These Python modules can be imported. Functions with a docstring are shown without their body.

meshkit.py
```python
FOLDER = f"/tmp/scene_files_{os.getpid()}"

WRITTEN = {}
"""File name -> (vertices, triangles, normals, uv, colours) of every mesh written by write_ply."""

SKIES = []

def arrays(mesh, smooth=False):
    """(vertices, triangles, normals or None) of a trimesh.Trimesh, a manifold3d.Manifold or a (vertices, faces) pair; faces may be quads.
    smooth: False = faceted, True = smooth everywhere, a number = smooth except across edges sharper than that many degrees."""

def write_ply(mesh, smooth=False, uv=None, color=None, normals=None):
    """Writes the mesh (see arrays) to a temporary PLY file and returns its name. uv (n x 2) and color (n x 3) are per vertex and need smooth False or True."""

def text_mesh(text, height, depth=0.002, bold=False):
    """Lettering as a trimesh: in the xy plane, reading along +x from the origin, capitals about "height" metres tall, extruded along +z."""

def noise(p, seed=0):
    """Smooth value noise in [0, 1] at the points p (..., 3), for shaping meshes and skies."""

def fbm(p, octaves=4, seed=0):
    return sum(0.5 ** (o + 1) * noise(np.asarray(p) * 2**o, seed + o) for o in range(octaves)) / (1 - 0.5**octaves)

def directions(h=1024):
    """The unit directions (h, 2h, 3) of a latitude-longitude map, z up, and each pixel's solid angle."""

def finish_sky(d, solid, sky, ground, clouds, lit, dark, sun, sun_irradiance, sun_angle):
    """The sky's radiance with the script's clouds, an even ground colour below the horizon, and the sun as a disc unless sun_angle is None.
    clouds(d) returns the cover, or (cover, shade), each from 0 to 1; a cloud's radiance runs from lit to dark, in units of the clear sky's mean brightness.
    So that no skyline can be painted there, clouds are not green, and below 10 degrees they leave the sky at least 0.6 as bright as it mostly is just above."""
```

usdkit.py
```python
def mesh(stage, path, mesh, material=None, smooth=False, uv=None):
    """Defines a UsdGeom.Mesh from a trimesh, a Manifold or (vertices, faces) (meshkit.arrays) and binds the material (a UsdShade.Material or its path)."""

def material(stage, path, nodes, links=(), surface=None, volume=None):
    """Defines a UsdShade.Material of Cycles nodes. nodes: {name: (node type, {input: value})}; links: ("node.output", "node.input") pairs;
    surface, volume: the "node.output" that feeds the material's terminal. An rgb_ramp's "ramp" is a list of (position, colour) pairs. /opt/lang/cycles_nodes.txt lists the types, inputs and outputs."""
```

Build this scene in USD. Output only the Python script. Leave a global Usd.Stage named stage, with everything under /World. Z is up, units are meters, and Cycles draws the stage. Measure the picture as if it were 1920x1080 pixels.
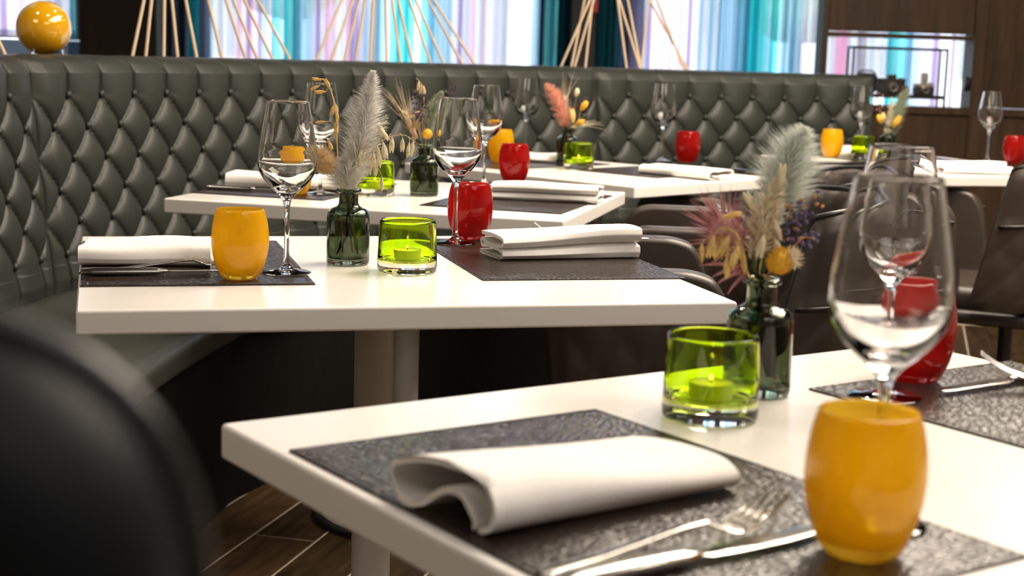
import math, random
import numpy as np, trimesh, manifold3d as m3
from scipy.interpolate import PchipInterpolator, CubicSpline
from shapely.geometry import Polygon, LineString
import usdkit, meshkit
from pxr import Usd, UsdGeom, UsdLux, UsdShade, Gf, Sdf, Vt

stage = Usd.Stage.CreateInMemory()
UsdGeom.SetStageUpAxis(stage, 'Z'); UsdGeom.SetStageMetersPerUnit(stage, 1.0)
UsdGeom.Xform.Define(stage, '/World'); UsdGeom.Scope.Define(stage, '/World/Looks')
random.seed(7); RNG = np.random.default_rng(11); PI = math.pi

# ------------------------------------------------------------------ camera, sky, lights, exposure
FPX, PITCH, ROLL, CZ = 2847.5, .1522, .0316, 1.055
_c, _s = math.cos(PITCH), math.sin(PITCH)
FWD = np.array([0, _c, -_s]); _up = np.array([0, _s, _c]); _r = np.array([1., 0, 0])
RIGHT = math.cos(ROLL)*_r + math.sin(ROLL)*_up
UP = -math.sin(ROLL)*_r + math.cos(ROLL)*_up
EYE = np.array([0, 0, CZ])
cam = UsdGeom.Camera.Define(stage, '/World/camera')
cam.CreateFocalLengthAttr(50.0); cam.CreateHorizontalApertureAttr(50.0*1920/FPX); cam.CreateVerticalApertureAttr(50.0*1080/FPX)
cam.CreateFStopAttr(7.0); cam.CreateFocusDistanceAttr(2.15); cam.CreateClippingRangeAttr(Gf.Vec2f(.05, 500))
M = Gf.Matrix4d(*[float(x) for x in (*RIGHT, 0, *UP, 0, *(-FWD), 0, *EYE, 1)])
cam.AddTransformOp().Set(M)
cam.CreateExposureAttr(0.16)

dome = UsdLux.DomeLight.Define(stage, '/World/sky_dome')
dome.CreateIntensityAttr(2.8); dome.CreateColorAttr(Gf.Vec3f(.93, .97, 1.0))

def rect_light(name, loc, w, h, inten, col, rot=(0, 0, 0)):
    l = UsdLux.RectLight.Define(stage, '/World/' + name)
    l.CreateWidthAttr(w); l.CreateHeightAttr(h); l.CreateIntensityAttr(inten); l.CreateColorAttr(Gf.Vec3f(*col))
    l.AddTranslateOp().Set(Gf.Vec3d(*loc)); l.AddRotateXYZOp().Set(Gf.Vec3f(*rot))
def disk_light(name, loc, r, inten, col):
    l = UsdLux.DiskLight.Define(stage, '/World/' + name)
    l.CreateRadiusAttr(r); l.CreateIntensityAttr(inten); l.CreateColorAttr(Gf.Vec3f(*col))
    l.AddTranslateOp().Set(Gf.Vec3d(*loc))
WARM = (1.0, .86, .70)
rect_light('ceiling_panel_light', (1.4, 3.3, 2.72), 1.6, 2.6, 13.5, WARM)
rect_light('left_ceiling_light', (-2.3, .5, 2.72), 1.2, 1.6, 4.5, WARM)
rect_light('front_ceiling_light', (1.3, -.3, 2.72), 1.8, 1.6, 3.4, (1., .93, .87))
for i, (lx, ly) in enumerate([(.9, 1.5), (1.9, 2.2), (-.3, 3.0), (.9, 3.4), (-.2, 4.4), (.9, 5.0), (1.9, 4.4), (2.2, 6.2), (-1.6, 3.0), (2.3, 1.0)]):
    disk_light('ceiling_spot_light_%03d' % i, (lx, ly, 2.73), .055, 260.0, WARM)

# ------------------------------------------------------------------ helpers
def ray(px, py): return (px-960)/FPX*RIGHT - (py-540)/FPX*UP + FWD
def at(px, py, Y):
    d = ray(px, py); return EYE + d*(Y/d[1])
def onz(px, py, z=.75):
    d = ray(px, py); return EYE + d*((z-CZ)/d[2])
used = {}
def numbered(parent, name):
    k = (parent, name); n = used.get(k, 0); used[k] = n+1
    return name if n == 0 else '%s_%03d' % (name, n)
def path_of(p): return '/World' if p is None else str(p.GetPath())
def obj(name, mesh, mat, parent=None, smooth=30, uv=None):
    pp = path_of(parent)
    return usdkit.mesh(stage, pp + '/' + numbered(pp, name), mesh, mat, smooth=smooth, uv=uv).GetPrim()
def tag(o, label=None, cat=None, group=None, kind=None):
    for k, v in (('label', label), ('category', cat), ('group', group), ('kind', kind)):
        if v: o.SetCustomDataByKey(k, v)
    return o
def place(x, loc, rz=0, rx=0, ry=0):
    x.AddTranslateOp().Set(Gf.Vec3d(*[float(a) for a in loc]))
    x.AddRotateXYZOp().Set(Gf.Vec3f(math.degrees(rx), math.degrees(ry), math.degrees(rz)))
def thing(name, loc=(0, 0, 0), rz=0, label=None, cat=None, group=None, kind=None):
    x = UsdGeom.Xform.Define(stage, '/World/' + numbered('/World', name)); place(x, loc, rz)
    return tag(x.GetPrim(), label, cat, group, kind)
def dup(root, loc, rz=0, label=None, group=None):
    was = root.GetCustomData(); nm = root.GetName()
    x = UsdGeom.Xform.Define(stage, '/World/' + numbered('/World', nm))
    x.GetPrim().GetReferences().AddInternalReference(root.GetPath()); x.GetPrim().SetInstanceable(True)
    x.ClearXformOpOrder()
    for op, v in zip(UsdGeom.Xformable(x).GetOrderedXformOps(), ()): pass
    t = x.GetPrim().GetAttribute('xformOp:translate'); t.Set(Gf.Vec3d(*[float(a) for a in loc]))
    x.GetPrim().GetAttribute('xformOp:rotateXYZ').Set(Gf.Vec3f(0, 0, math.degrees(rz)))
    UsdGeom.Xformable(x).SetXformOpOrder([UsdGeom.XformOp(t), UsdGeom.XformOp(x.GetPrim().GetAttribute('xformOp:rotateXYZ'))])
    return tag(x.GetPrim(), label or was.get('label'), was.get('category'), group or was.get('group'))
class Maker:
    """the first copy of a kind is built, the others reference it"""
    def __init__(s, build): s.build, s.first = build, None
    def __call__(s, loc, rz=0, label=None, group=None):
        if s.first is None:
            s.first = s.build(loc, rz); tag(s.first, label, None, group); return s.first
        return dup(s.first, loc, rz, label, group)

cat_ = trimesh.util.concatenate
def box(x0, x1, y0, y1, z0, z1):
    m = trimesh.creation.box((x1-x0, y1-y0, z1-z0)); m.apply_translation(((x0+x1)/2, (y0+y1)/2, (z0+z1)/2)); return m
def rbox(x0, x1, y0, y1, z0, z1, r=.004, seg=12):
    ps = [m3.Manifold.sphere(r, seg).translate((x, y, z)) for x in (x0+r, x1-r) for y in (y0+r, y1-r) for z in (z0+r, z1-r)]
    m = m3.Manifold.batch_hull(ps).to_mesh(); return trimesh.Trimesh(m.vert_properties[:, :3], m.tri_verts, process=False)
def xf(m, rz=0, t=(0, 0, 0), rx=0, ry=0):
    m = m.copy(); m.apply_transform(trimesh.transformations.euler_matrix(rx, ry, rz)); m.apply_translation(t); return m
def spl(pts, n=6):
    p = np.array(pts, float); d = np.r_[0, np.cumsum(np.linalg.norm(np.diff(p, axis=0), axis=1))]
    t = np.concatenate([np.linspace(d[i], d[i+1], n, endpoint=False) for i in range(len(d)-1)] + [[d[-1]]])
    return np.stack([PchipInterpolator(d, p[:, k])(t) for k in range(p.shape[1])], 1)
def cspl(pts, n=24):
    p = np.array(pts, float); d = np.r_[0, np.cumsum(np.linalg.norm(np.diff(p, axis=0), axis=1))]
    t = np.linspace(0, d[-1], n); return CubicSpline(d, p)(t) if len(p) > 2 else p[0]+(p[-1]-p[0])*(t/d[-1])[:, None]
def lathe(prof, n=56):
    prof = np.array(prof, float); a = np.arange(n)*2*PI/n; v = []; idx = []
    for r, z in prof:
        if r < 1e-6: idx.append([len(v)]*n); v.append((0, 0, z))
        else: idx.append(list(range(len(v), len(v)+n))); v += [(r*c, r*s, z) for c, s in zip(np.cos(a), np.sin(a))]
    f = []
    for i in range(len(prof)-1):
        A, B = idx[i], idx[i+1]
        for j in range(n):
            k = (j+1) % n
            if A[j] != A[k]: f.append((A[j], A[k], B[j]))
            if B[j] != B[k]: f.append((A[k], B[k], B[j]))
    return trimesh.Trimesh(v, f, process=False)
def tube(pts, r, sides=8, caps=True):
    p = np.asarray(pts, float); n = len(p); r = np.broadcast_to(np.asarray(r, float), (n,))
    t = np.gradient(p, axis=0); t /= np.linalg.norm(t, axis=1, keepdims=True)+1e-12
    a = np.cross(t[0], (0, 0, 1) if abs(t[0][2]) < .9 else (1, 0, 0)); a /= np.linalg.norm(a)
    v = []
    for i in range(n):
        a = a - t[i]*(a@t[i]); a /= np.linalg.norm(a); b = np.cross(t[i], a)
        for k in range(sides):
            q = 2*PI*k/sides; v.append(p[i]+r[i]*(math.cos(q)*a+math.sin(q)*b))
    f = []
    for i in range(n-1):
        for k in range(sides):
            k2 = (k+1) % sides; A, B, C, D = i*sides+k, i*sides+k2, (i+1)*sides+k2, (i+1)*sides+k
            f += [(A, B, C), (A, C, D)]
    if caps:
        v += [p[0], p[-1]]; c0, c1 = n*sides, n*sides+1
        for k in range(sides):
            k2 = (k+1) % sides; f += [(c0, k2, k), (c1, (n-1)*sides+k, (n-1)*sides+k2)]
    return trimesh.Trimesh(v, f, process=False)
def grid(P, closed_u=False):
    """P (nu, nv, 3) -> trimesh"""
    nu, nv = P.shape[:2]; f = []
    i, j = np.meshgrid(np.arange(nu if closed_u else nu-1), np.arange(nv-1), indexing='ij'); i2 = (i+1) % nu
    a, b, c, d = i*nv+j, i2*nv+j, i2*nv+j+1, i*nv+j+1
    f = np.concatenate([np.stack([a, b, c], -1).reshape(-1, 3), np.stack([a, c, d], -1).reshape(-1, 3)])
    return trimesh.Trimesh(P.reshape(-1, 3), f, process=False)
def loft(sections, close=True):
    """list of equal-length rings (k,3) -> closed solid"""
    P = np.array(sections); n, k = P.shape[:2]; f = []
    for i in range(n-1):
        for j in range(k):
            j2 = (j+1) % k; f += [(i*k+j, i*k+j2, (i+1)*k+j2), (i*k+j, (i+1)*k+j2, (i+1)*k+j)]
    v = P.reshape(-1, 3)
    if close:
        v = np.vstack([v, P[0].mean(0), P[-1].mean(0)])
        for j in range(k):
            j2 = (j+1) % k; f += [(n*k, j2, j), (n*k+1, (n-1)*k+j, (n-1)*k+j2)]
    return trimesh.Trimesh(v, f, process=False)
def extrude(poly, h): return trimesh.creation.extrude_polygon(poly, h, engine='earcut')
def ellipsoid(c, ax, length, r, seg=8, rings=5):
    ax = np.asarray(ax, float); ax /= np.linalg.norm(ax)
    t = np.linspace(0, 1, rings); return tube(np.asarray(c)+np.outer((t-.5)*length, ax), np.maximum(r*np.sin(PI*np.clip(t, .03, .97))**.75, r*.04), seg)

# ------------------------------------------------------------------ materials
MAT = {}
def mat(name, nodes, links=(), surface='p.BSDF'):
    MAT[name] = usdkit.material(stage, '/World/Looks/' + name, nodes, links, surface=surface); return MAT[name]
def plain(name, col, rough=.5, **kw):
    return mat(name, {'p': ('principled_bsdf', dict(base_color=col, roughness=rough, **kw))})
def noisy(name, c1, c2, scale, rough=.5, bump=0, bscale=None, dist=.002, stretch=(1, 1, 1), obj_space=True, detail=4, **kw):
    n = {'tc': ('texture_coordinate', {}) if obj_space else ('geometry', {}), 'mp': ('mapping', {'scale': stretch}),
         'n': ('noise_texture', {'scale': scale, 'detail': detail}), 'r': ('rgb_ramp', {'ramp': [(.3, c1), (.7, c2)]}),
         'p': ('principled_bsdf', dict(roughness=rough, **kw))}
    l = [('tc.object' if obj_space else 'tc.position', 'mp.vector'), ('mp.vector', 'n.vector'), ('n.fac', 'r.fac'), ('r.color', 'p.base_color')]
    if bump:
        n['n2'] = ('noise_texture', {'scale': bscale or scale, 'detail': 3}); n['b'] = ('bump', {'strength': bump, 'distance': dist})
        l += [('mp.vector', 'n2.vector'), ('n2.fac', 'b.height'), ('b.normal', 'p.normal')]
    return mat(name, n, l)

noisy('grey_leather', (.0225, .0255, .0210), (.0280, .0315, .0260), 6, .46, .10, 260, .001, obj_space=False, specular_ior_level=.4)
noisy('seat_leather', (.034, .036, .029), (.044, .046, .038), 5, .42, .35, 9, .012, stretch=(1, .35, 1), obj_space=False)
noisy('brown_leather', (.032, .023, .018), (.042, .031, .024), 8, .36, .15, 300, .001)
noisy('dark_leather', (.016, .013, .012), (.022, .018, .016), 8, .4, .15, 300, .001)
plain('black_piping', (.008, .008, .008), .35)
plain('stitch_thread', (.5, .45, .4), .8)
noisy('blue_black_leather', (.004, .005, .006), (.007, .008, .010), 8, .5, specular_ior_level=.09)
plain('black_metal', (.012, .012, .012), .4)
noisy('table_laminate', (.80, .765, .72), (.84, .805, .765), 3, .22, .05, 60, .0006, obj_space=True)
plain('pedestal_paint', (.44, .41, .36), .45)
noisy('linen', (.83, .80, .765), (.88, .855, .825), 40, .85, .25, 900, .0006, sheen_weight=.2)
plain('steel', (.52, .50, .47), .17, metallic=1.0)
plain('clear_glass', (1, 1, 1), 0.0, transmission_weight=1.0, ior=1.47)
# embossed crocodile mat
mat('croc_mat', {'tc': ('texture_coordinate', {}), 'mp': ('mapping', {'scale': (1, 1.6, 1)}), 'v': ('voronoi_texture', {'feature': 'distance_to_edge', 'scale': 130, 'randomness': .8}),
     'mr': ('map_range', {'from_min': 0., 'from_max': .16, 'to_min': 0., 'to_max': 1.}), 'b': ('bump', {'strength': .24, 'distance': .0010}),
     'r': ('rgb_ramp', {'ramp': [(0, (.009, .0055, .004)), (1, (.026, .0165, .012))]}), 'p': ('principled_bsdf', {'roughness': .24, 'specular_ior_level': .40})},
    [('tc.object', 'mp.vector'), ('mp.vector', 'v.vector'), ('v.distance', 'mr.value'), ('mr.result', 'b.height'), ('b.normal', 'p.normal'), ('mr.result', 'r.fac'), ('r.color', 'p.base_color')])
# coloured glass
def tumbler_mat(name, col, gcol, fac, rough):
    mat(name, {'d': ('principled_bsdf', {'base_color': col, 'roughness': rough, 'coat_weight': .6, 'coat_roughness': .05}),
               't': ('translucent_bsdf', {'color': col}), 'g': ('principled_bsdf', {'base_color': gcol, 'roughness': rough, 'transmission_weight': 1.0, 'ior': 1.25}),
               'm1': ('mix_closure', {'fac': .5}), 'm2': ('mix_closure', {'fac': fac})},
        [('d.BSDF', 'm1.closure1'), ('t.BSDF', 'm1.closure2'), ('m1.closure', 'm2.closure1'), ('g.BSDF', 'm2.closure2')], surface='m2.closure')
tumbler_mat('orange_glass', (1., .61, .006), (1., .88, .11), .48, .20)
tumbler_mat('red_glass', (.50, .010, .008), (.90, .22, .18), .42, .09)
mat('green_glass', {'tc': ('texture_coordinate', {}), 's': ('separate_xyz', {}), 'mr': ('map_range', {'from_min': .0125, 'from_max': .0165, 'to_min': 0., 'to_max': 1.}),
     'c': ('mix_color', {'a': (1, 1, 1), 'b': (.76, .985, .05)}), 'p': ('principled_bsdf', {'roughness': .01, 'transmission_weight': 1.0, 'ior': 1.45})},
    [('tc.object', 's.vector'), ('s.z', 'mr.value'), ('mr.result', 'c.fac'), ('c.result', 'p.base_color')])
plain('smoky_glass', (.22, .265, .175), .015, transmission_weight=1.0, ior=1.45)
plain('wax', (.88, .80, .56), .55, subsurface_weight=.4, subsurface_radius=(.01, .007, .004), subsurface_scale=.5)
plain('candle_cup', (.70, .66, .40), .35)
plain('wick', (.03, .025, .02), .9)
mat('flame_glow', {'e': ('emission', {'color': (1., .72, .32), 'strength': 14.0})}, surface='e.emission')
# dried flowers
def dried(name, c, tr=.35, rough=.8):
    mat(name, {'oi': ('geometry', {}), 'n': ('noise_texture', {'scale': 160, 'detail': 2}), 'r': ('rgb_ramp', {'ramp': [(.3, tuple(.75*x for x in c)), (.7, tuple(min(1, 1.12*x) for x in c))]}),
               'd': ('principled_bsdf', {'roughness': rough, 'specular_ior_level': .2}), 't': ('translucent_bsdf', {}), 'm': ('mix_closure', {'fac': tr})},
        [('oi.position', 'n.vector'), ('n.fac', 'r.fac'), ('r.color', 'd.base_color'), ('r.color', 't.color'), ('d.BSDF', 'm.closure1'), ('t.BSDF', 'm.closure2')], surface='m.closure')
for nm, c in dict(grey_plume=(.84, .82, .79), cream_plume=(.95, .84, .68), silver_plume=(.72, .76, .70), green_plume=(.46, .50, .38), oat_gold=(1., .73, .31), oat_pale=(.95, .84, .64),
                  straw=(.80, .66, .42), barley=(.93, .77, .56), barley_pink=(.78, .42, .26), teasel=(.66, .45, .24), thistle_pink=(.66, .37, .38), statice=(.24, .19, .36), statice_dark=(.16, .09, .15),
                  yellow_button=(.95, .60, .08), pampas_pink=(.88, .52, .40), stem_green=(.16, .21, .09), stem_dark=(.05, .07, .03), lavender_tip=(.66, .38, .20)).items(): dried(nm, c, .45)
# wood
def wood(name, c1, c2, rough, stretch, scale=7, obj_space=False, bump=.1):
    mat(name, {'g': ('texture_coordinate', {}) if obj_space else ('geometry', {}), 'oi': ('object_info', {}), 'mp': ('mapping', {'scale': stretch}), 'ad': ('vector_math', {'math_type': 'add'}),
               'rs': ('vector_math', {'math_type': 'scale', 'scale': 37.0}), 'cx': ('combine_xyz', {}),
               'n': ('noise_texture', {'scale': scale, 'detail': 7, 'roughness': .62, 'distortion': .6}), 'r': ('rgb_ramp', {'ramp': [(.3, c1), (.52, tuple((a+b)/2 for a, b in zip(c1, c2))), (.72, c2)]}),
               'b': ('bump', {'strength': bump, 'distance': .001}), 'p': ('principled_bsdf', {'roughness': rough, 'specular_ior_level': .3})},
        [('g.object' if obj_space else 'g.position', 'mp.vector'), ('mp.vector', 'ad.vector1'), ('oi.random', 'cx.x'), ('oi.random', 'cx.y'), ('cx.vector', 'rs.vector1'), ('rs.vector', 'ad.vector2'),
         ('ad.vector', 'n.vector'), ('n.fac', 'r.fac'), ('r.color', 'p.base_color'), ('n.fac', 'b.height'), ('b.normal', 'p.normal')])
wood('plank_wood_a', (.030, .017, .008), (.115, .066, .028), .38, (1.2, 9, 1), 4, True)
wood('plank_wood_b', (.045, .026, .011), (.15, .088, .038), .38, (1.2, 9, 1), 4, True)
wood('plank_wood_c', (.020, .012, .006), (.085, .050, .022), .38, (1.2, 9, 1), 4, True)
wood('cabinet_wood', (.026, .014, .007), (.072, .039, .018), .5, (6, 6, .5), 4)
wood('column_wood', (.007, .004, .002), (.016, .008, .004), .6, (6, 6, .5), 4)
plain('grout', (.66, .58, .47), .9)
noisy('beige_tile', (.62, .52, .40), (.70, .60, .48), 4, .3, obj_space=False)
plain('plinth_black', (.010, .009, .008), .5)
noisy('ebony', (.006, .005, .004), (.010, .009, .008), 30, .7, specular_ior_level=.12, stretch=(8, 8, .6), obj_space=False)
plain('wall_paint', (.56, .52, .47), .9)
plain('charcoal_paint', (.045, .045, .05), .9)
plain('slate_paint', (.28, .43, .60), .8)
plain('ceiling_paint', (.11, .10, .09), .95)
plain('window_frame', (.06, .06, .065), .5)
mat('window_pane', {'t': ('transparent_bsdf', {}), 'g': ('glossy_bsdf', {'roughness': 0.0}), 'f': ('fresnel', {'IOR': 1.45}), 'm': ('mix_closure', {})},
    [('f.fac', 'm.fac'), ('t.BSDF', 'm.closure1'), ('g.BSDF', 'm.closure2')], surface='m.closure')
plain('cord_fibre', (.66, .52, .38), .9)
plain('alarm_red', (.45, .02, .02), .4)
plain('asphalt', (.22, .22, .22), .9)
plain('facade', (.62, .62, .60), .9)
plain('facade_glass', (.10, .13, .16), .1)
noisy('foliage', (.05, .12, .03), (.12, .24, .06), 5, .7, obj_space=False)
plain('chrome_cam', (.55, .50, .44), .3, metallic=.7)
plain('camera_black', (.012, .012, .013), .45)
plain('lens_glass', (.02, .02, .03), .03)
plain('lens_brown', (.22, .12, .07), .4)
# gold globe
mat('gold_globe', {'tc': ('texture_coordinate', {}), 'n': ('noise_texture', {'scale': 13, 'detail': 1.2}), 'r': ('rgb_ramp', {'ramp': [(.53, (.80, .40, .008)), (.56, (.93, .66, .28))]}),
     'p': ('principled_bsdf', {'roughness': .08, 'metallic': .12, 'coat_weight': 1.0})}, [('tc.object', 'n.vector'), ('n.fac', 'r.fac'), ('r.color', 'p.base_color')])
def curtain_mat(name, x0, x1, stops, tstops, thin=.0):
    """stops: (x, colour) stripes woven in the cloth; tstops: (x, see-through)"""
    s = lambda x: (x-x0)/(x1-x0)
    mat(name, {'g': ('geometry', {}), 's': ('separate_xyz', {}), 'mr': ('map_range', {'from_min': x0, 'from_max': x1, 'to_min': 0., 'to_max': 1.}),
               'r': ('rgb_ramp', {'ramp': [(s(x), c) for x, c in stops]}), 'rt': ('rgb_ramp', {'ramp': [(s(x), (t, t, t)) for x, t in tstops]}), 'bw': ('rgb_to_bw', {}),
               'd': ('diffuse_bsdf', {}), 't': ('translucent_bsdf', {}), 'x': ('transparent_bsdf', {}), 'm1': ('mix_closure', {'fac': .72}), 'm2': ('mix_closure', {})},
        [('g.position', 's.vector'), ('s.x', 'mr.value'), ('mr.result', 'r.fac'), ('mr.result', 'rt.fac'), ('rt.color', 'bw.color'), ('r.color', 'd.color'), ('r.color', 't.color'), ('r.color', 'x.color'),
         ('d.BSDF', 'm1.closure1'), ('t.BSDF', 'm1.closure2'), ('bw.val', 'm2.fac'), ('m1.closure', 'm2.closure1'), ('x.BSDF', 'm2.closure2')], surface='m2.closure')

# ------------------------------------------------------------------ room shell
XL, XR, YB, YF, ZC = -4.2, 4.6, -2.6, 8.7, 2.8
def struct(name, mesh, m, parent=None, smooth=False, label=None):
    o = obj(name, mesh, m, parent, smooth)
    if parent is None: tag(o, label, None, None, 'structure')
    return o
PL_DIR = math.radians(75.5); PW, PLEN, GAP = .145, 1.2, .0055
floor = thing('floor', kind='structure', label='dark wood-look plank floor with pale grout lines and a beige tiled strip beyond', cat='floor')
obj('screed', cat_([box(XL, XR, YB, YF, -.06, -.0012)]), MAT['grout'], floor, False)
ca, sa = math.cos(PL_DIR), math.sin(PL_DIR)
def plank_poly(u0, u1, v0, v1, clip): # u along plank, v across
    q = Polygon([(u*ca+v*sa, u*sa-v*ca) for u, v in ((u0, v0), (u1, v0), (u1, v1), (u0, v1))]).intersection(clip)
    return q if (not q.is_empty and q.geom_type == 'Polygon' and q.area > .002) else None
clip = Polygon([(XL, YB), (XR, YB), (XR, 6.25), (XL, 6.25)])
near = []
V0 = -1.623 - .145*22   # grout lines seen in the picture run through v = -1.623 + k * PW
cands = []
for k in range(-30, 75):
    v0 = V0 + k*PW
    off = ((k*0.37) % 1)*PLEN
    for j in range(-6, 10):
        u0 = 3.11 + off - .0 + j*PLEN
        q = plank_poly(u0+GAP/2, u0+PLEN-GAP/2, v0+GAP/2, v0+PW-GAP/2, clip)
        if q is not None:
            c = q.centroid; cands.append((math.hypot(c.x-.3, c.y-3.6), k, q))
cands.sort(key=lambda t: t[0])
for i, (d, k, q) in enumerate(cands[:295]):
    c = q.centroid
    from shapely import affinity
    m = extrude(affinity.translate(q, -c.x, -c.y), .012); m.apply_translation((0, 0, -.012))
    loc = m
    ql = affinity.rotate(affinity.translate(q, -c.x, -c.y), -75.5, origin=(0, 0)); m = extrude(ql, .012); m.apply_translation((0, 0, -.012))
    pr = obj('plank', m, MAT['plank_wood_' + 'abc'[(k*7+i) % 3]], floor, False); place(UsdGeom.Xform(pr), (c.x, c.y, 0), PL_DIR)
rest = cat_([xf(extrude(q, .012), t=(0, 0, -.012)) for _, _, q in cands[295:]])
tag(obj('plank_field', rest, MAT['plank_wood_b'], floor, False), kind='stuff')
for ix in range(15):
    for iy in range(5):
        x0, y0 = XL + ix*.6, 6.256 + iy*.5
        if x0 < XR-.1: obj('tile', box(x0+.002, min(x0+.598, XR), y0, min(y0+.496, YF), -.012, 0), MAT['beige_tile'], floor, False)

struct('ceiling', box(XL, XR, YB, YF, ZC, ZC+.1), MAT['ceiling_paint'], label='pale ceiling above the restaurant')
struct('wall_left', box(XL-.1, XL, YB, YF, 0, ZC), MAT['wall_paint'], label='plain wall on the left')
struct('wall_right', box(XR, XR+.1, YB, YF, 0, ZC), MAT['wall_paint'], label='plain wall on the right')
struct('wall_back', box(XL, XR, YB-.1, YB, 0, ZC), MAT['wall_paint'], label='plain wall behind the viewer')
YW = YF; YC = 8.38
def cx(px, Y=YC, py=55): return float(at(px, py, Y)[0])
w1 = (-3.9, cx(150, YW)); w2 = (cx(372, YW), cx(1022, YW)); w3 = (cx(1178, YW), 3.3)
segs = [(XL, w1[0]), (w1[1], w2[0]), (w2[1], w3[0]), (w3[1], XR)]
wf = [box(a, b, YW, YW+.25, 0, ZC) for a, b in segs] + [box(a, b, YW, YW+.25, 2.62, ZC) for a, b in (w1, w2, w3)] + [box(a, b, YW, YW+.25, 0, s) for (a, b), s in ((w1, 1.0), (w2, .06), (w3, .06))]
struct('wall_front', cat_(wf), MAT['charcoal_paint'], label='dark far wall with the three tall windows')
struct('wall_low', box(w1[0]-.2, w1[1], YW-.22, YW-.001, 0, 1.055), MAT['slate_paint'], label='slate blue low wall under the left window')
for n, ((a, b), s) in enumerate(((w1, 1.06), (w2, .06), (w3, .06))):
    w = thing('window', (0, 0, 0), kind='structure', label=['left window above the slate low wall', 'wide middle window behind the striped sheers', 'right window behind sheers and wall unit'][n], cat='window') if False else None
    x = UsdGeom.Xform.Define(stage, '/World/window_%d' % (n+1)); w = tag(x.GetPrim(), ['left window above the slate low wall', 'wide middle window behind the striped sheers', 'right window behind the teal and white sheers'][n], 'window', None, 'structure')
    t = .05; fr = [box(a, b, YW+.08, YW+.14, s, s+t), box(a, b, YW+.08, YW+.14, 2.57, 2.62), box(a, a+t, YW+.08, YW+.14, s+t, 2.57), box(b-t, b, YW+.08, YW+.14, s+t, 2.57)]
    obj('window_frame', cat_(fr), MAT['window_frame'], w, False)
    nm = max(1, round((b-a)/1.1))
    for i in range(1, nm): obj('mullion', box(a+(b-a)*i/nm-.025, a+(b-a)*i/nm+.025, YW+.082, YW+.138, s+t, 2.57), MAT['window_frame'], w, False)
    for i in range(nm): obj('pane', box(a+(b-a)*i/nm+.03, a+(b-a)*(i+1)/nm-.03, YW+.105, YW+.112, s+t, 2.57), MAT['window_pane'], w, False)
# outside
struct('pavement', box(-30, 30, YW+.3, 60, -.3, -.12), MAT['asphalt'], label='grey street outside the windows')
bl = thing('building', (0, 0, 0), label='pale building across the street, faint behind the sheers', cat='building')
obj('wall', box(-9, 12, 26, 32, -.12, 6.0), MAT['facade'], bl, False)
for i in range(9):
    for k in range(2): obj('window', box(-8+i*2.2, -6.8+i*2.2, 25.93, 25.999, .9+k*2.6, 2.5+k*2.6), MAT['facade_glass'], bl, False)
for i, (tx, ty, tr, lb) in enumerate([(-2.5, 17, .8, 'green street tree faint behind the middle window sheers, on the left'), (3.4, 19, .9, 'green street tree faint behind the right window sheers')]):
    t = thing('street_tree', (tx, ty, -.12), label=lb, cat='tree')
    ico = trimesh.creation.icosphere(3, tr); ico.vertices *= (1+.35*(meshkit.fbm(ico.vertices*3+i*9, 3)-.5))[:, None]; ico.apply_translation((0, 0, 2.3))
    obj('crown', ico, MAT['foliage'], t, True); obj('trunk', tube([(0, 0, 0), (0, 0, 1.9)], .09), MAT['stem_dark'], t, True)

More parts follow.
